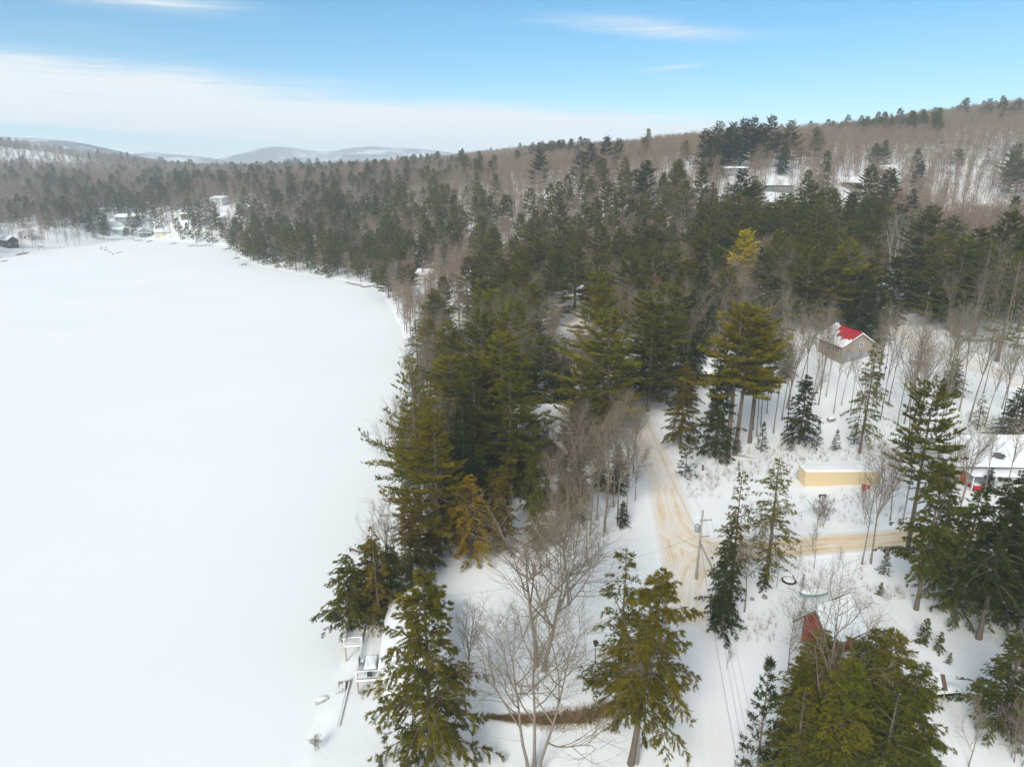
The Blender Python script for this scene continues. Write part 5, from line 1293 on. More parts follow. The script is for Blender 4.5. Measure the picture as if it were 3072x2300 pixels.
    hide = drop.copy()
    for (a, b_, c, d_, yy) in KEEP:
        hide |= (u + half > a) & (u - half < c) & (pt[:, 1] < d_) & (v > b_ + 4) & (y < yy) & (ev | (frng.uniform(0, 1, len(x)) < (0.85 if a in (2470, 2635) else 0.66)))
    # keep clear of trees already standing
    tx = np.array([t[2][:2] for t in TREES])
    for i in range(0, len(x), 4000):
        dd = np.hypot(x[i:i + 4000, None] - tx[None, :, 0], y[i:i + 4000, None] - tx[None, :, 1]).min(1); hide[i:i + 4000] |= dd < np.where(ev[i:i + 4000], 4.6, 2.6)
    # what the hills hide
    aa = np.linspace(R(-42), R(42), 170); rr = np.arange(60, 1800, 12.0); AA, RR = np.meshgrid(aa, rr)
    tanv = (terrain(RR * np.sin(AA), RR * np.cos(AA)) - CAM_H) / RR; mx = np.maximum.accumulate(tanv, 0)
    ia = np.clip(np.round((np.arctan2(x, y) - aa[0]) / (aa[1] - aa[0])).astype(int), 0, 169); ir = np.clip(((D - 60) / 12).astype(int) - 2, 0, len(rr) - 1)
    hide |= (z + H + 1 - CAM_H) / D < mx[ir, ia]
    hide |= (u < -160) | (u > 3240)
    k = ~hide
    return x[k], y[k], z[k], u[k], v[k], D[k], H[k], ev[k], pine[k]
def plant_fill():
    x, y, z, u, v, D, H, ev, pine = fill()
    o = np.argsort(D); n = {'white_pine': 0, 'hemlock_tree': 0, 'bare_tree': 0}
    for t in TREES:
        if t[1] in n: n[t[1]] += 1
    far = {'pine': [], 'hemlock': [], 'bare': []}
    pc = ['moss', 'green', 'olive', 'green', 'moss']; hc = ['dark', 'green', 'moss', 'green', 'bronze', 'dark']
    for i in o:
        nm = 'white_pine' if pine[i] else ('hemlock_tree' if ev[i] else 'bare_tree')
        if n[nm] < 290 and D[i] < 430:
            n[nm] += 1; p = (x[i], y[i], z[i])
            if pine[i]:
                c = pc[frng.integers(len(pc))]; plant(['pine', 'pine', 'pine', 'pine_airy', 'pine_high'][frng.integers(5)], p, H[i], frng.uniform(1.05, 1.4), CLR[c], cword=c)
            elif ev[i]:
                c = hc[frng.integers(len(hc))]; plant(['hemlock', 'hemlock', 'hemlock_sparse', 'hemlock_high'][frng.integers(4)], p, H[i], frng.uniform(0.95, 1.25), CLR[c], cword=c)
            else:
                if u[i] > 2090 and 1005 < v[i] < 1372: plant('lank', p, H[i], frng.uniform(0.75, 1.1))
                else: plant(['slim', 'slim', 'slim', 'maple'][frng.integers(4)], p, H[i], frng.uniform(0.62, 0.95))
        else:
            far['pine' if pine[i] else 'hemlock' if ev[i] else 'bare'].append((x[i], y[i], z[i], H[i]))
    print('individual trees', n, 'far', {k: len(q) for k, q in far.items()})
    return far
def scatter(name, groups, label):
    """one mass of woods: points that carry far copies of the trees"""
    coll = bpy.data.collections.new(name + '_shapes'); P, S, I = [], [], []; base = 0; objs = []
    for kind, H0 in groups:
        pr = FAR[kind]; q = np.array(FARPTS[kind]).reshape(-1, 4)
        for o in pr: objs.append(o)
        P.append(q[:, :3]); S.append(q[:, 3] / H0); I.append(base + frng.integers(0, len(pr), len(q))); base += len(pr)
    for j, o in enumerate(objs):
        o.name = 'far_shape_%s_%03d' % (name[:4], j); coll.objects.link(o)
    P = np.concatenate(P); S = np.concatenate(S); I = np.concatenate(I)
    me = bpy.data.meshes.new(name); me.vertices.add(len(P)); me.vertices.foreach_set('co', P.astype(np.float32).ravel())
    for nm, ty, val in (('scl', 'FLOAT', S), ('rot', 'FLOAT', frng.uniform(0, 6.28, len(P))), ('idx', 'INT', I)):
        a = me.attributes.new(nm, ty, 'POINT'); a.data.foreach_set('value', val.astype(np.int32 if ty == 'INT' else np.float32))
    me.update(); ob = link(name, me, kind='stuff', label=label, category='woods')
    ng = bpy.data.node_groups.new(name, 'GeometryNodeTree')
    ng.interface.new_socket('Geometry', in_out='INPUT', socket_type='NodeSocketGeometry'); ng.interface.new_socket('Geometry', in_out='OUTPUT', socket_type='NodeSocketGeometry')
    N = ng.nodes.new; gi = N('NodeGroupInput'); go = N('NodeGroupOutput'); ip = N('GeometryNodeInstanceOnPoints'); ci = N('GeometryNodeCollectionInfo')
    ci.inputs['Collection'].default_value = coll; ci.inputs['Separate Children'].default_value = True; ci.inputs['Reset Children'].default_value = True
    def attr(nm, ty):
        a = N('GeometryNodeInputNamedAttribute'); a.data_type = ty; a.inputs['Name'].default_value = nm; return [s for s in a.outputs if s.enabled and s.name == 'Attribute'][0]
    cx = N('ShaderNodeCombineXYZ'); L = ng.links.new
    L(attr('rot', 'FLOAT'), cx.inputs[2]); L(gi.outputs[0], ip.inputs['Points']); L(ci.outputs[0], ip.inputs['Instance']); ip.inputs['Pick Instance'].default_value = True
    L(attr('idx', 'INT'), ip.inputs['Instance Index']); L(cx.outputs[0], ip.inputs['Rotation']); L(attr('scl', 'FLOAT'), ip.inputs['Scale']); L(ip.outputs[0], go.inputs[0])
    md = ob.modifiers.new('scatter', 'NODES'); md.node_group = ng
    return ob
FARPTS = plant_fill()
scatter('evergreen_woods', [('pine', 24.0), ('hemlock', 20.0)], 'dark evergreen woods spreading over the far slopes around the lake')
scatter('bare_woods', [('bare', 20.0)], 'grey-brown leafless woods covering the hillsides')
# ---------------------------------------------------------------- poles and wires
def pole_top(u, vb, va):
    p = on_ground(u, vb); d = ray(u, va); return p, CAM_H + d[2] * p[1] / d[1] - p[2]
pp = on_ground(2088, 1738); PH = 11.0
up_ = thing('utility_pole', 'weathered grey utility pole with a transformer and crossarm at the road junction', 'utility pole', pp, 0.15)
LANDMARKS.append((up_, 'the utility pole'))
MB().tube([(0, 0, -0.8), (0.05, 0, PH * 0.5), (0.1, 0, PH)], [0.19, 0.16, 0.12], 10).build('pole', M['pole_wood'], up_, smooth=True)
MB().box((0.55, -0.16, PH - 1.5), (1.7, 0.12, 0.14)).build('crossarm', M['pole_wood'], up_)
MB().lathe([(0.05, 0), (0.34, 0.04), (0.36, 0.2), (0.36, 1.0), (0.33, 1.1), (0.1, 1.16)], 14, (-0.50, -0.02, PH - 3.3)).build('transformer', M['grey_metal'], up_, smooth=True)
MB().box((-0.2, -0.02, PH - 2.7), (0.45, 0.10, 0.10)).build('bracket', M['grey_metal'], up_)
im = MB().lathe([(0.03, 0), (0.07, 0.05), (0.04, 0.12), (0.07, 0.18), (0.02, 0.26)], 8).mesh('insulator', M['light_siding'])
for x in (-0.15, 0.5, 1.3): link('insulator', im, up_, (x, -0.16, PH - 1.43))
MB().tube([(0.05, 0, PH * 0.55), (3.0, -0.6, 0.1)], [0.13, 0.15], 8).build('brace', M['pole_wood'], up_)
MB().tube([(0, 0.1, PH - 4.2), (1.5, 0.1, PH - 4.15)], [0.045, 0.04], 6).build('bracket_arm', M['dark_metal'], up_)
pb = on_ground(2709, 1560); d_ = ray(2734, 1405); PH2 = CAM_H + d_[2] * pb[1] / d_[1] - pb[2]
bp = thing('marker_pole', 'thin leaning pole with a blue box on top beyond the crossing road', 'pole', pb, 0)
MB().tube([(0, 0, -0.5), (0, 0, PH2 - 0.7)], [0.14, 0.10], 8).build('pole', M['pole_wood'], bp)
MB().box((0, 0, PH2 - 0.45), (0.62, 0.5, 0.55)).build('box', M['blue_paint'], bp); MB().prism([(-0.42, PH2 - 0.17), (0.42, PH2 - 0.17), (0, PH2 + 0.08)], 'y', -0.34, 0.34).build('lid', M['blue_paint'], bp)
def wire(a, b_, sag, label, r=0.011):
    a = np.array(a, float); b_ = np.array(b_, float); s = np.linspace(0, 1, 25)[:, None]
    P = a + (b_ - a) * s; P[:, 2] -= (4 * s * (1 - s) * sag)[:, 0]
    o = a.copy(); m = MB(); m.tube(P - o, [r] * 25, 4)
    return tag(m.build('power_line', M['wire'], None, loc=tuple(o)), label, 'power line', 'cables strung from the utility pole')
top = pp + np.array([0.1, 0, PH])
near = at_z(2290, 2600, 13.5)
wire(top + [0, -0.1, -0.1], near + [0, 0, 0.6], 1.0, 'topmost cable running from the utility pole toward the bottom edge')
wire(top + [0.5, -0.2, -1.25], near + [0.9, 0, -0.2], 1.1, 'outer cable running from the crossarm toward the bottom edge')
wire(top + [1.2, -0.2, -1.25], near + [1.7, 0, -0.3], 1.2, 'cable from the crossarm end toward the bottom edge')
wire(top + [-0.1, -0.1, -4.4], near + [0.2, 0, -2.2], 1.2, 'thick low cable running from the pole toward the bottom edge', 0.018)
farp = on_ground(1880, 1195); farp[2] += 11
wire(top + [0, 0.1, -0.1], farp, 1.2, 'cable running from the pole top along the sanded road')
wire(top + [0.3, 0.1, -1.25], farp + [0.6, 0, -1.0], 1.3, 'lower cable running from the pole along the sanded road')
wire(top + [-0.1, 0.1, -4.2], farp + [0, 0, -3.6], 1.4, 'thick cable sagging beside the sanded road', 0.018)
wire(top + [-0.2, 0, -4.0], at_z(1180, 1800, 5.5), 2.0, 'thin service cable crossing the yard to the lakeside house', 0.014)
wire(top + [0.2, 0, -3.6], pb + [0, 0, PH2 - 0.9], 1.2, 'thin cable strung toward the blue-topped pole', 0.014)
hi_ = at_z(2480, 1835, 6.5)
wire(top + [0.2, 0, -4.2], hi_, 1.0, 'thin cable reaching the red house', 0.014)
fp = thing('utility_pole', 'distant utility pole half hidden by the roadside pines', 'utility pole', (farp[0], farp[1], farp[2] - 11), 0.3)
MB().tube([(0, 0, -0.6), (0, 0, 11)], [0.17, 0.12], 8).build('pole', M['pole_wood'], fp); MB().box((0, 0, 10.2), (1.8, 0.12, 0.14)).build('crossarm', M['pole_wood'], fp)

# ---------------------------------------------------------------- small things in the yards
def rock(name, label, cat, pos, size, seed, mat='stone', group=None, snow=True):
    rng = np.random.default_rng(seed); t = thing(name, label, cat, pos, rng.uniform(0, 6), group); n = 10
    def fn(s, q, k=1.0, dz=0.0):
        a = s * 2 * math.pi; e = (q - 0.5) * math.pi
        r = 1 + 0.18 * math.sin(3 * a + seed) * math.cos(e) + 0.12 * math.sin(5 * a + 2 * e + seed)
        return (size[0] / 2 * math.cos(e) * math.cos(a) * r * k, size[1] / 2 * math.cos(e) * math.sin(a) * r * k, size[2] * (0.25 + 0.62 * math.sin(e)) * (1 if e > 0 else 0.8) + dz)
    MB().grid(lambda s, q: fn(s, q), 12, 8).build('stone', M[mat], t)
    if snow: MB().grid(lambda s, q: fn(s, 0.68 + 0.32 * q, 1.04, 0.06), 12, 5).build('snow_cap', M['snow'], t, smooth=True)
    return t
# low wall and steps down to the ice
w0 = on_ground(1050, 2040); w1 = on_ground(1015, 2180)
d = (w1 - w0)[:2]; L = float(np.hypot(*d)); rz = math.atan2(d[1], d[0])
rw = thing('retaining_wall', 'low grey retaining wall running through the snow from the deck toward the bottom', 'wall', (w0[0], w0[1], min(w0[2], w1[2]) - 0.3), rz)
n = int(L / 1.1); bm = MB().box((0, 0, 0.30), (L / n - 0.03, 0.24, 0.66)).mesh('block', M['concrete'])
for i in range(n): link('block', bm, rw, ((i + 0.5) * L / n, 0.02 * math.sin(i * 2.1), 0.03 * math.sin(i * 1.3)))
MB().box((L / 2, 0.06, 0.66), (L, 0.16, 0.07)).build('snow_cap', M['snow'], rw)
p = on_ground(1028, 2068); st = thing('concrete_steps', 'short flight of tan concrete steps beside the low wall on the shore', 'steps', (p[0], p[1], p[2] - 0.2), rz + 0.1); st.scale = (0.72, 0.72, 0.72)
for i in range(3): MB().box((0.0, -0.8 + i * 0.55, 0.15 + i * 0.22), (1.7, 0.53, 0.40 + i * 0.44 - 0.02)).build('step', M['concrete'], st)
MB().box((-1.2, 0.2, 0.45), (0.35, 2.0, 0.95)).build('cheek_wall', M['tan_siding'], st)
for i in range(3): MB().box((0.05, -0.8 + i * 0.55, 0.15 + i * 0.22 + 0.2 + i * 0.22 + 0.03), (1.4, 0.40, 0.10)).build('snow_cap', M['snow'], st)
rock('boulder', 'tan wedge-shaped stone alone at the edge of the ice', 'stone', on_ground(965, 2102), (1.5, 1.0, 0.6), 3, 'concrete')
# box, fire ring and bird-house post in the yard
p = on_ground(1792, 2040); bx = thing('deck_box', 'dark blue storage box with a snowy lid in the yard', 'box', p, 0.12)
MB().box((0, 0, 0.5), (1.05, 1.9, 1.0)).build('body', M['navy'], bx); MB().box((0, -0.96, 0.93), (1.08, 0.05, 0.16)).build('trim', M['magenta'], bx)
MB().box((0, 0, 1.05), (1.15, 2.0, 0.08)).build('lid', M['grey_metal'], bx); MB().grid(lambda s, q: (-0.52 + 0.9 * s, -0.92 + 1.84 * q, 1.10 if (s in (0, 1) or q in (0, 1)) else 1.26), 8, 10).build('snow_cover', M['snow'], bx, smooth=True)
p = on_ground(1764, 2028); fr = thing('fire_ring', 'dark metal fire ring filled with snow beside the blue box', 'fire ring', p, 0)
ring = MB()
ring.add([((r) * math.cos(a), (r) * math.sin(a), z) for r, z in ((0.80, 0.0), (0.80, 0.34), (0.70, 0.34), (0.70, 0.1)) for a in [2 * math.pi * i / 24 for i in range(24)]], [(k * 24 + i, k * 24 + (i + 1) % 24, (k + 1) * 24 + (i + 1) % 24, (k + 1) * 24 + i) for k in range(3) for i in range(24)])
ring.build('ring', M['dark_metal'], fr, smooth=True); MB().lathe([(0.0, 0.42), (0.45, 0.38), (0.70, 0.26), (0.71, 0.1)][::-1], 20).build('snow_cover', M['snow'], fr, smooth=True)
p = on_ground(1785, 1988); bh = thing('bird_house_post', 'tall thin post with a small dark bird house and arm above the blue box', 'bird house', p, 0)
MB().tube([(0, 0, -0.3), (0, 0, 2.5)], [0.06, 0.05], 6).build('post', M['dark_metal'], bh); MB().box((0, 0, 2.72), (0.42, 0.36, 0.40)).build('box', M['dark_wood'], bh)
MB().prism([(-0.32, 2.92), (0.32, 2.92), (0, 3.14)], 'y', -0.28, 0.28).build('roof', M['dark_wood'], bh); MB().box((0.35, 0, 2.55), (0.7, 0.08, 0.08)).build('arm', M['dark_metal'], bh)
# near edge
p = on_ground(1431, 2283); hs_ = thing('garden_statue', 'grey horseshoe-shaped garden stone standing in the snow at the bottom edge', 'garden ornament', p, 0.2)
MB().tube([(-0.28, 0, 0.15), (-0.33, 0, 0.6), (-0.22, 0, 0.95), (0.0, 0, 1.08), (0.22, 0, 0.95), (0.33, 0, 0.6), (0.28, 0, 0.15)], [0.11, 0.1, 0.1, 0.1, 0.1, 0.1, 0.11], 8).build('arch', M['stone'], hs_, smooth=True)
MB().box((0, 0, 0.08), (0.85, 0.5, 0.2)).build('base', M['stone'], hs_)
p = on_ground(1419, 2247); fd = thing('feeder_pole', 'thin black feeder pole beside the broad hemlock', 'bird feeder', p, 0)
MB().tube([(0, 0, -0.2), (0, 0, 2.2)], [0.03, 0.025], 6).build('pole', M['dark_metal'], fd); MB().lathe([(0.02, 0), (0.14, 0.02), (0.12, 0.3), (0.22, 0.32), (0.02, 0.48)], 10, (0, 0, 1.9)).build('feeder', M['dark_wood'], fd)
p = on_ground(1233, 2296); gb = thing('garden_bench', 'snow-buried bench back poking out at the bottom edge', 'bench', p, 0.4)
MB().box((0, 0, 0.45), (1.6, 0.5, 0.08)).build('seat', M['dark_wood'], gb)
sm_ = MB().box((0, 0, 0), (1.6, 0.05, 0.12)).mesh('back_slat', M['dark_wood'])
for z in (0.65, 0.82, 0.99): link('back_slat', sm_, gb, (0, -0.28, z))
lm_ = MB().box((0, 0, 0.25), (0.09, 0.45, 0.5)).mesh('leg', M['dark_wood'])
for x in (-0.7, 0.7): link('leg', lm_, gb, (x, 0, 0))
MB().grid(lambda s, q: (-0.8 + 1.6 * s, -0.22 + 0.46 * q, 0.50 if (s in (0, 1) or q in (0, 1)) else 0.75), 8, 5).build('snow_cover', M['snow'], gb, smooth=True)
# teal boat, tyre, bits beside the driveway
p = on_ground(2442, 1785); bt = thing('rowing_boat', 'teal rowing boat heaped with snow between the driveway and the red house', 'boat', p, 0.14); bt.scale = (0.8, 0.8, 0.8)
LANDMARKS.append((bt, 'the teal boat'))
def hull(s, q, off=0.0):
    x = -2.6 + 5.2 * s; wd = 0.95 * (1 - abs(2 * s - 1) ** 2.6) ** 0.6 if 0 < s < 1 else 0.02; wd = max(wd, 0.25 if s == 0 else 0.02); a = q * math.pi
    return (x, -math.cos(a) * (wd + off), 0.75 - math.sin(a) * 0.75 + (0.15 * (2 * s - 1) ** 2))
MB().grid(lambda s, q: hull(s, q), 18, 10).build('hull', M['teal_paint'], bt, smooth=True)
MB().grid(lambda s, q: (lambda h: (h[0], h[1] * 0.97, 0.74 + 0.15 * (2 * s - 1) ** 2 + (0.55 * math.sin(math.pi * q) * (1 - (2 * s - 1) ** 4))))(hull(s, q)), 18, 10).build('snow_cover', M['snow'], bt, smooth=True)
rm = []
for sg in (0, 1): MB().tube([hull(s, sg, 0.02) for s in np.linspace(0.02, 0.98, 14)], [0.05] * 14, 5).build('gunwale', M['teal_paint'], bt)
p = on_ground(2367, 1742); ty = thing('old_tyre', 'black tyre half buried in snow beside the driveway', 'tyre', (p[0], p[1], p[2] - 0.05), 0.3)
tv = [((0.85 + 0.18 * math.cos(b_)) * math.cos(a), (0.85 + 0.18 * math.cos(b_)) * math.sin(a), 0.10 + 0.18 * math.sin(b_)) for a in np.linspace(0, 2 * math.pi, 24, endpoint=False) for b_ in np.linspace(0, 2 * math.pi, 8, endpoint=False)]
MB().add(tv, [(i * 8 + j, ((i + 1) % 24) * 8 + j, ((i + 1) % 24) * 8 + (j + 1) % 8, i * 8 + (j + 1) % 8) for i in range(24) for j in range(8)]).build('tread', M['rubber'], ty, smooth=True)
MB().lathe([(0.95, 0.10), (0.9, 0.22), (0.6, 0.30), (0.0, 0.33)], 20, (0, 0.12, 0)).build('snow_cover', M['snow'], ty, smooth=True)
rock('dark_stone', 'dark stone lying under the open layered hemlock, larger of two', 'stone', on_ground(2293, 1792), (0.9, 0.7, 0.5), 5, snow=False)
rock('dark_stone', 'small dark stone beside the larger one under the open layered hemlock', 'stone', on_ground(2256, 1798), (0.6, 0.5, 0.4), 6, snow=False)
rock('boulder', 'rounded boulder capped with snow in the thin woods behind the tan trailer', 'boulder', on_ground(2492, 1262), (2.2, 1.6, 1.1), 7)
rock('boulder', 'grey boulder under bare trees below the upper lane', 'boulder', on_ground(2866, 1147), (2.6, 2.0, 1.3), 8)
# black bench and car under snow
p = on_ground(2835, 2085); be = thing('snow_machine', 'black snow machine buried under a cap of snow beside the driveway', 'snow machine', p, 0.1)
MB().box((-0.3, 0, 0.45), (2.0, 0.8, 0.45)).build('body', M['black_plastic'], be); MB().prism([(0.6, 0.5), (1.5, 0.35), (1.4, 0.6), (0.8, 1.0)], 'y', -0.45, 0.45).build('hood', M['black_plastic'], be)
MB().box((-0.5, 0, 0.12), (2.2, 0.5, 0.22)).build('track', M['rubber'], be)
sk = MB().prism([(0.9, 0.02), (2.1, 0.02), (2.3, 0.22), (2.0, 0.10), (0.9, 0.08)], 'y', -0.08, 0.08).mesh('ski', M['dark_metal'])
for y in (-0.5, 0.5): link('ski', sk, be, (0, y, 0))
MB().grid(lambda s, q: (-1.45 + 3.1 * s, -0.5 + 1.0 * q, (0.70 if (s in (0, 1) or q in (0, 1)) else 1.15 + 0.1 * math.sin(5 * s))), 14, 6).build('snow_cover', M['snow'], be, smooth=True)
p = on_ground(2622, 1128); cr = thing('parked_car', 'dark car under deep snow in front of the red-roofed house', 'car', p, 0.15)
MB().prism([(-2.2, 0.35), (2.2, 0.35), (2.25, 0.75), (1.3, 0.9), (0.7, 1.4), (-1.3, 1.42), (-1.9, 0.95), (-2.25, 0.9)], 'y', -0.88, 0.88).build('body', M['dark_metal'], cr)
wm_ = MB().tube([(0, -0.11, 0), (0, 0.11, 0)], [0.34, 0.34], 14).mesh('wheel', M['rubber'])
for x in (-1.4, 1.4):
    for y in (-0.82, 0.82): link('wheel', wm_, cr, (x, y, 0.34))
for y in (-0.885, 0.885): MB().prism([(-1.2, 0.95), (0.85, 0.95), (0.6, 1.3), (-1.15, 1.32)], 'y', y - 0.01, y + 0.01).build('side_window', M['glass'], cr)
MB().grid(lambda s, q: (-2.2 + 4.4 * s, -0.86 + 1.72 * q, np.interp(s, [0, 0.08, 0.2, 0.66, 0.8, 1], [0.93, 1.05, 1.46, 1.45, 0.98, 0.80]) + (0.01 if (s in (0, 1) or q in (0, 1)) else 0.28)), 20, 8).build('snow_cover', M['snow'], cr, smooth=True)
p = on_ground(2922, 1466); rc = thing('red_car', 'bright red vehicle partly under the porch of the grey house', 'car', p, 1.45); rc.scale = (0.7, 0.7, 0.7)
MB().prism([(-1.9, 0.35), (1.9, 0.35), (1.95, 0.8), (1.1, 0.95), (0.6, 1.5), (-1.3, 1.5), (-1.9, 0.95)], 'y', -0.85, 0.85).build('body', M['red_paint'], rc)
for x in (-1.2, 1.2):
    for y in (-0.8, 0.8): link('wheel', wm_, rc, (x, y, 0.34))
for y in (-0.855, 0.855): MB().prism([(-1.1, 1.0), (0.75, 1.0), (0.5, 1.4), (-1.1, 1.4)], 'y', y - 0.01, y + 0.01).build('side_window', M['glass'], rc)
MB().grid(lambda s, q: (-1.3 + 1.9 * s, -0.82 + 1.64 * q, 1.51 if (s in (0, 1) or q in (0, 1)) else 1.72), 8, 6).build('snow_cover', M['snow'], rc, smooth=True)
# people-sized red bits by the trailer: two sleds on a stand
for k, (u, v, lab) in enumerate(((2592, 1472, 'red plastic sled leaning in the snow before the tan trailer, larger of two'), (2606, 1468, 'small red sled beside the larger one before the tan trailer'))):
    p = on_ground(u, v); s_ = thing('sled', lab, 'sled', p, 0.4 * k)
    k2 = 1.0 - 0.3 * k
    MB().grid(lambda s, q: (k2 * (-0.35 + 0.7 * q), k2 * 0.25 * s, k2 * (0.05 + 1.1 * s + 0.10 * (2 * q - 1) ** 2)), 8, 6).build('shell', M['red_paint'], s_)
    MB().tube([(-0.36 * k2, 0, 0.05), (-0.36 * k2, 0.25 * k2, 1.15 * k2)], [0.05, 0.05], 5).build('runner', M['black_plastic'], s_); MB().tube([(0.36 * k2, 0, 0.05), (0.36 * k2, 0.25 * k2, 1.15 * k2)], [0.05, 0.05], 5).build('runner', M['black_plastic'], s_)
p = on_ground(2467, 1492); bn = thing('wooden_bench', 'small dark bench standing in the snow before the tan trailer', 'bench', p, 0)
MB().box((0, 0, 0.5), (1.3, 0.4, 0.07)).build('seat', M['dark_wood'], bn)
for x in (-0.5, 0.5): link('leg', lm_, bn, (x, 0, 0))
# fence rail and fallen log in the woods
p0 = on_ground(2730, 1092); p1 = on_ground(2790, 1100)
fe = thing('rail_fence', 'dark weathered rail fence along the upper lane', 'fence', p0, math.atan2(p1[1] - p0[1], p1[0] - p0[0])); L = float(np.hypot(*(p1 - p0)[:2]))
for z in (0.5, 0.95): MB().box((L / 2, 0, z), (L, 0.08, 0.14)).build('rail', M['dark_wood'], fe)
pm = MB().box((0, 0, 0.5), (0.14, 0.14, 1.3)).mesh('post', M['dark_wood'])
for i in range(4): link('post', pm, fe, (i * L / 3, 0, 0))
p = on_ground(2222, 1370); lg_ = thing('fallen_log', 'fallen branch lying on the snow below the bright olive pines', 'log', p, -0.4)
MB().tube([(-1.8, 0, 0.1), (0, 0.1, 0.25), (2.0, 0, 0.12)], [0.10, 0.09, 0.04], 6).build('log', M['bark_pine'], lg_); MB().tube([(0.4, 0.1, 0.2), (1.0, 0.6, 0.5)], [0.05, 0.02], 5).build('limb', M['bark_pine'], lg_)
p = on_ground(2108, 1410); sp_ = thing('stump', 'short dark stump beside the sanded road', 'stump', p, 0)
MB().lathe([(0.26, -0.2), (0.2, 0.3), (0.17, 1.1), (0.12, 1.3)], 9).build('stump', M['bark_pine'], sp_); MB().lathe([(0.17, 1.25), (0.15, 1.4), (0.03, 1.45)], 9).build('snow_cap', M['snow'], sp_)

# dry grass showing on the bank
def dry_bank():
    rng = np.random.default_rng(9); L = np.r_[0, np.cumsum(np.hypot(*np.diff(BANK, axis=0).T))]; n = 150
    rows = np.linspace(-1, 1, 9)
    def pt(s, o):
        q = np.array([np.interp(s, L, BANK[:, 0]), np.interp(s, L, BANK[:, 1])]); k = min(np.searchsorted(L, s, side='right') - 1, len(BANK) - 2); e = BANK[k + 1] - BANK[k]; e = e / np.hypot(*e)
        return q + np.array([-e[1], e[0]]) * o
    lo, hi = L[-1] * 0.03, L[-1] * 0.985
    def width(s): return 0.72 * min(1, (s - lo) / 9 + 0.04, (hi - s) / 4 + 0.04)
    V = []
    for s in np.linspace(lo, hi, n):
        w_ = width(s); up_r = 0.22 * math.sin(s * 2.7) + 0.16 * math.sin(s * 5.9 + 1) + rng.normal(0, 0.10); dn_r = 0.24 * math.sin(s * 2.1 + 2) + 0.15 * math.sin(s * 6.7) + rng.normal(0, 0.10)
        for o in rows:
            q = pt(s, w_ * (o + (up_r if o > 0 else dn_r) * abs(o)) - 0.1); V.append((q[0], q[1], tz(*q) + (0.03 if abs(o) < 0.99 else -0.05)))
    m = len(rows); F = [(i * m + j, (i + 1) * m + j, (i + 1) * m + j + 1, i * m + j + 1) for i in range(n - 1) for j in range(m - 1)]
    t = MB().add(V, F).build('grass', M['soil'], kind='stuff', label='brown dry grass and soil showing on the snowy bank in the yard', category='dry grass')
    s = rng.uniform(lo, hi, 17000); o = rng.normal(0, 0.62, len(s)); C = np.array([(*pt(a, width(a) * b_ * 1.25 - 0.1), 0) for a, b_ in zip(s, o)]); C[:, 2] = terrain(C[:, 0], C[:, 1])
    n = len(C); d = nrm(rng.normal(0, 0.5, (n, 3)) + np.array([0, -0.3, 0.8])); Ln = rng.uniform(0.15, 0.55, (n, 1)); sd = nrm(np.cross(d, rng.normal(0, 1, (n, 3)))) * 0.02
    V = np.stack([C - sd, C + sd, C + d * Ln], 1).reshape(-1, 3); i = np.arange(n) * 3
    link('blades', np_mesh('blades', V, np.stack([i, i + 1, i + 2], 1), [M['dry_grass']]), t, kind='stuff')
dry_bank()
# weeds and stalks poking through the snow of the clearings
def weeds():
    rng = np.random.default_rng(19); pts = []
    for (u0, u1, v0, v1, n) in ((2080, 2420, 1385, 1450, 260), (2240, 2700, 1340, 1385, 300), (2060, 2160, 1430, 1500, 60), (2230, 2420, 1480, 1580, 60), (2480, 2760, 1470, 1580, 120), (2300, 2600, 1690, 1760, 60),
                                (2240, 2330, 1840, 1930, 40), (2600, 2720, 1760, 1800, 40), (2660, 3040, 1120, 1320, 260), (1240, 1420, 2230, 2290, 25)):
        for _ in range(n): pts.append((rng.uniform(u0, u1), rng.uniform(v0, v1)))
    P = np.array([at_z(u, v, 6.3) for u, v in pts]); P[:, 2] = terrain(P[:, 0], P[:, 1])
    for _ in range(2):
        g = project(P)   # settle onto the slope near the wanted spot
        for k, (u, v) in enumerate(pts):
            q = at_z(u, v, P[k, 2]); P[k, :2] = q[:2]
        P[:, 2] = terrain(P[:, 0], P[:, 1])
    C = np.repeat(P, 5, 0) + rng.normal(0, 0.12, (len(P) * 5, 3)) * np.array([1, 1, 0]); n = len(C)
    d = nrm(rng.normal(0, 0.22, (n, 3)) + np.array([0, 0, 1.0])); L = rng.uniform(0.4, 1.6, (n, 1)); sd = nrm(np.cross(d, rng.normal(0, 1, (n, 3)))) * 0.016
    V = np.stack([C - sd, C + sd, C + d * L], 1).reshape(-1, 3); i = np.arange(n) * 3
    link('weeds', np_mesh('weeds', V, np.stack([i, i + 1, i + 2], 1), [M['twig']]), kind='stuff', label='thin dead stalks poking through the snow of the clearing', category='weeds')
weeds()

# ---------------------------------------------------------------- along the shore
def dock(label, u0, v0, u1, v1, w=1.6, z=0.45, ell=None):
    a = at_z(u0, v0, z); b_ = at_z(u1, v1, z); L = float(np.hypot(*(b_ - a)[:2])); rz = math.atan2(b_[1] - a[1], b_[0] - a[0])
    t = thing('dock', label, 'dock', (a[0], a[1], 0), rz)
    m = max(3, int(L / 1.2)); pm = MB().box((0, 0, z), (L / m - 0.06, w, 0.16)).mesh('plank', M['dock'])
    for i in range(m): link('plank', pm, t, ((i + 0.5) * L / m, 0, 0))
    ps = MB().box((0, 0, 0.2), (0.18, 0.18, 1.1)).mesh('post', M['dock'])
    for i in range(0, m + 1, 3):
        for y in (-w / 2, w / 2): link('post', ps, t, (i * L / m, y, 0))
    MB().box((L / 2, w * 0.12, z + 0.14), (L * 0.96, w * 0.7, 0.14)).build('snow_cover', M['snow'], t)
    return t
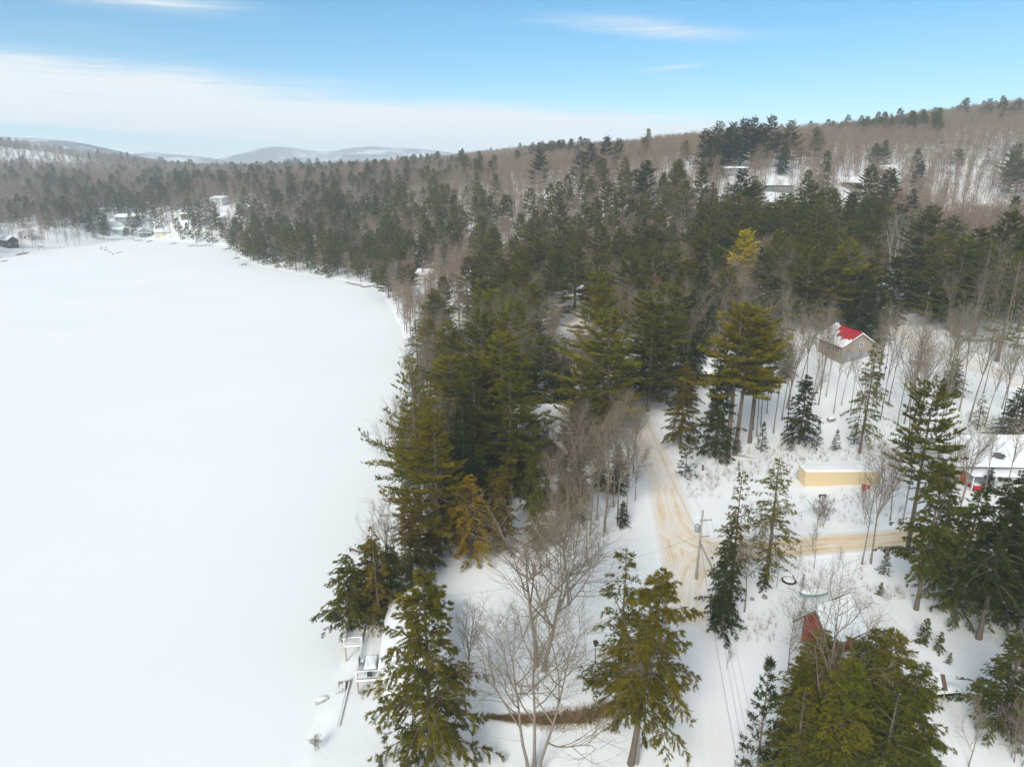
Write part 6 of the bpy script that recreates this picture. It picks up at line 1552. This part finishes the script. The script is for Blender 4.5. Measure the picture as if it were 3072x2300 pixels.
dock('long dock lying along the snowy point below the hemlocks', 1040, 846, 1082, 855); dock('dock section reaching onto the ice from the point', 1085, 860, 1112, 857)
dock('dark dock stacked on the shore below the bare leaning trunks', 720, 793, 740, 790, 2.2, 0.9); dock('low dock just above the stacked one on the wooded point', 700, 775, 716, 772)
dock('short dock at the tip of the wooded point', 672, 748, 690, 744)
dock('long dock pulled ashore near the far evergreens', 592, 738, 636, 734); dock('dock beside the long one near the far evergreens', 565, 738, 588, 735); dock('single dock in front of the far evergreens', 512, 731, 530, 728)
dock('dock lying before the teal gable cottage', 405, 722, 425, 720); dock('small dock before the cream cottage', 440, 725, 455, 722)
dock('dark dock at the frame edge of the far shore', 2, 784, 22, 781); dock('dark dock beside the trunks near the frame edge', 48, 763, 82, 757, 2.5, 0.7)
dock('thin dock with poles out from the shore hemlocks', 1058, 1642, 1085, 1652, 1.2)
for i, (u, v, sx) in enumerate(((303, 746, 3.4), (315, 750, 2.2), (322, 751, 1.8), (330, 757, 2.0), (339, 762, 3.2), (353, 760, 2.6), (362, 757, 2.6), (305, 742, 1.6), (318, 743, 5.0))):
    words_ = ['first', 'second', 'third', 'fourth', 'fifth', 'sixth', 'seventh', 'eighth', 'ninth']
    rock('ice_rock', 'dark rock in the ice before the lake head, %s counted from the pine clump' % words_[i], 'rock', at_z(u, v, 0.0), (sx, 1.4, 0.8), 20 + i, group='rocks in the ice at the lake head')
for u, v, lab, rz in ((118, 740, 'overturned dark boat on the snowy far shore', 0.3), (395, 716, 'snow-covered boat drawn up beside the teal gable cottage', -0.2)):
    p = on_ground(u, v); b2 = thing('upturned_boat', lab, 'boat', p, rz)
    MB().grid(lambda s, q: (-2.6 + 5.2 * s, -math.cos(math.pi * q) * 0.95 * max(0.05, (1 - abs(2 * s - 1) ** 2.4)) ** 0.6, 0.8 * math.sin(math.pi * q) * max(0.1, 1 - (2 * s - 1) ** 4)), 14, 8).build('hull', M['dark_wood'], b2, smooth=True)
    MB().grid(lambda s, q: (-2.2 + 4.4 * s, -math.cos(math.pi * (0.25 + 0.5 * q)) * 0.9, (0.84 if (s not in (0, 1) and q not in (0, 1)) else 0.6)), 10, 5).build('snow_cover', M['snow'], b2, smooth=True)
# ---------------------------------------------------------------- a name for every tree: by its look, then by the nearest thing one can find
ORD = ['nearest', 'second', 'third', 'fourth', 'fifth', 'sixth', 'seventh', 'eighth', 'ninth', 'tenth', 'eleventh', 'twelfth', 'thirteenth', 'fourteenth', 'fifteenth', 'sixteenth', 'seventeenth', 'eighteenth', 'nineteenth', 'twentieth']
ORD += ['twenty-' + w for w in ('first', 'second', 'third', 'fourth', 'fifth', 'sixth', 'seventh', 'eighth', 'ninth')] + ['thirtieth'] + ['thirty-' + w for w in ('first', 'second', 'third', 'fourth', 'fifth', 'sixth', 'seventh', 'eighth', 'ninth')]
MARKS = [('the lakeside deck', on_ground(1110, 1950)), ('the brown cabin', on_ground(1628, 1425)), ('the tan trailer', on_ground(2520, 1455)), ('the red-roofed house', on_ground(2560, 1085)), ('the utility pole', pp), ('the road junction', on_ground(2030, 1620)),
         ('the golden pine', under_apex(2229, 688, 27)), ('the largest roadside pine', under_apex(1834, 925, 28)), ('the red-sided house', under_apex(1975, 832, 8.5)), ('the snow-roofed woods house', on_ground(2440, 905)), ('the birch clump', on_ground(2673, 842)),
         ('the grey house', on_ground(2985, 1452)), ('the cream boathouse', under_apex(1383, 908, 5.5)), ('the pale shore cottage', under_apex(1277, 806, 7)), ('the wooded point', at_z(1100, 857, 0)), ('the green hillside house', on_ground(2330, 572)), ('the hill crest pines', under_apex(2232, 357, 31)),
         ('the lone hillside pine', under_apex(1620, 447, 32)), ('the tallest dark pine', under_apex(1940, 480, 33)), ('the hilltop', under_apex(2900, 290, 27)), ('the lake head cottages', on_ground(440, 707)), ('the boxy pale house', on_ground(660, 613)), ('the red house', on_ground(2560, 1960)), ('the yellow-green shore pine', under_apex(912, 690, 25)),
         ('the bright olive twin pines', on_ground(2190, 1368)), ('the upper lane', on_ground(2800, 1055)), ('the tall open shore pine', on_ground(1262, 1585)), ('the black snow machine', on_ground(2835, 2085)), ('the hillside cabin', on_ground(2555, 565)), ('the dark cottage', under_apex(1560, 828, 6.5)), ('the white-roofed cottage', under_apex(1640, 583, 7))]
MP = np.array([m[1] for m in MARKS])
NOUN = {'white_pine': 'pine', 'hemlock_tree': 'hemlock', 'young_spruce': 'young spruce', 'evergreen_shrub': 'evergreen shrub', 'bare_tree': 'bare tree', 'sapling': 'bare sapling', 'bare_shrub': 'bare shrub', 'birch_tree': 'pale birch'}
ADJ = {'olive': 'olive', 'green': 'green', 'dark': 'dark', 'gold': 'golden', 'yellow': 'yellow', 'moss': 'mossy green', 'blue': 'blue-green', 'bronze': 'bronze', 'brown': 'brown', 'fore': 'olive green', 'amber': 'amber'}
def label_trees():
    box = {}
    for t in TREES:
        if t[5]: continue
        root, nm, p, H, cw, _, kind = t
        d = np.hypot(MP[:, 0] - p[0], MP[:, 1] - p[1]); m = int(np.argmin(d))
        dx_, dy_ = p[0] - MP[m, 0], p[1] - MP[m, 1]
        side = ('beyond' if dy_ > 0 else 'in front of') if abs(dy_) > abs(dx_) else ('on the hill side of' if dx_ > 0 else 'on the lake side of')
        ad = ADJ.get(cw, '') if nm in ('white_pine', 'hemlock_tree') else ''
        tall = ('tall ' if H > 24 else 'small ' if H < 16 else '') if nm in ('white_pine', 'hemlock_tree') else ('tall ' if H > 18.5 else 'low ' if H < 15 else '') if nm == 'bare_tree' else ''
        key = (nm, tall + ad, side, m); box.setdefault(key, []).append((d[m], root))
    for (nm, ad, side, m), lst in box.items():
        lst.sort(key=lambda q: q[0])
        for i, (_, root) in enumerate(lst):
            base = (ad + ' ' + NOUN[nm]).strip()
            root['label'] = ('%s %s %s' % (base, side, MARKS[m][0])) + ('' if len(lst) == 1 else ', %s from there' % (ORD[i] if i < len(ORD) else 'farthest'))
            if len(root['label'].split()) < 4: root['label'] = 'leafless ' + root['label']
    for t in TREES:
        t[0]['group'] = {'white_pine': 'pines of the lakeside woods', 'hemlock_tree': 'hemlocks of the lakeside woods', 'bare_tree': 'leafless trees of the woods and yards', 'young_spruce': 'young spruces', 'evergreen_shrub': 'evergreen shrubs', 'sapling': 'saplings', 'bare_shrub': 'bare shrubs', 'birch_tree': 'birches'}[t[1]]
label_trees()

# ---------------------------------------------------------------- winter air
def haze():
    b = MB().box((0, 1700, 170), (9800, 11400, 350)); 
    m, t, o = material('winter_haze'); v = t.nodes.new('ShaderNodeVolumePrincipled')
    v.inputs['Color'].default_value = (0.85, 0.93, 1.0, 1); v.inputs['Density'].default_value = HAZE; v.inputs['Anisotropy'].default_value = 0.0
    t.links.new(v.outputs[0], o.inputs['Volume'])
    me = b.mesh('haze', m); link('haze', me, kind='stuff')
HAZE = 0.00022
haze()
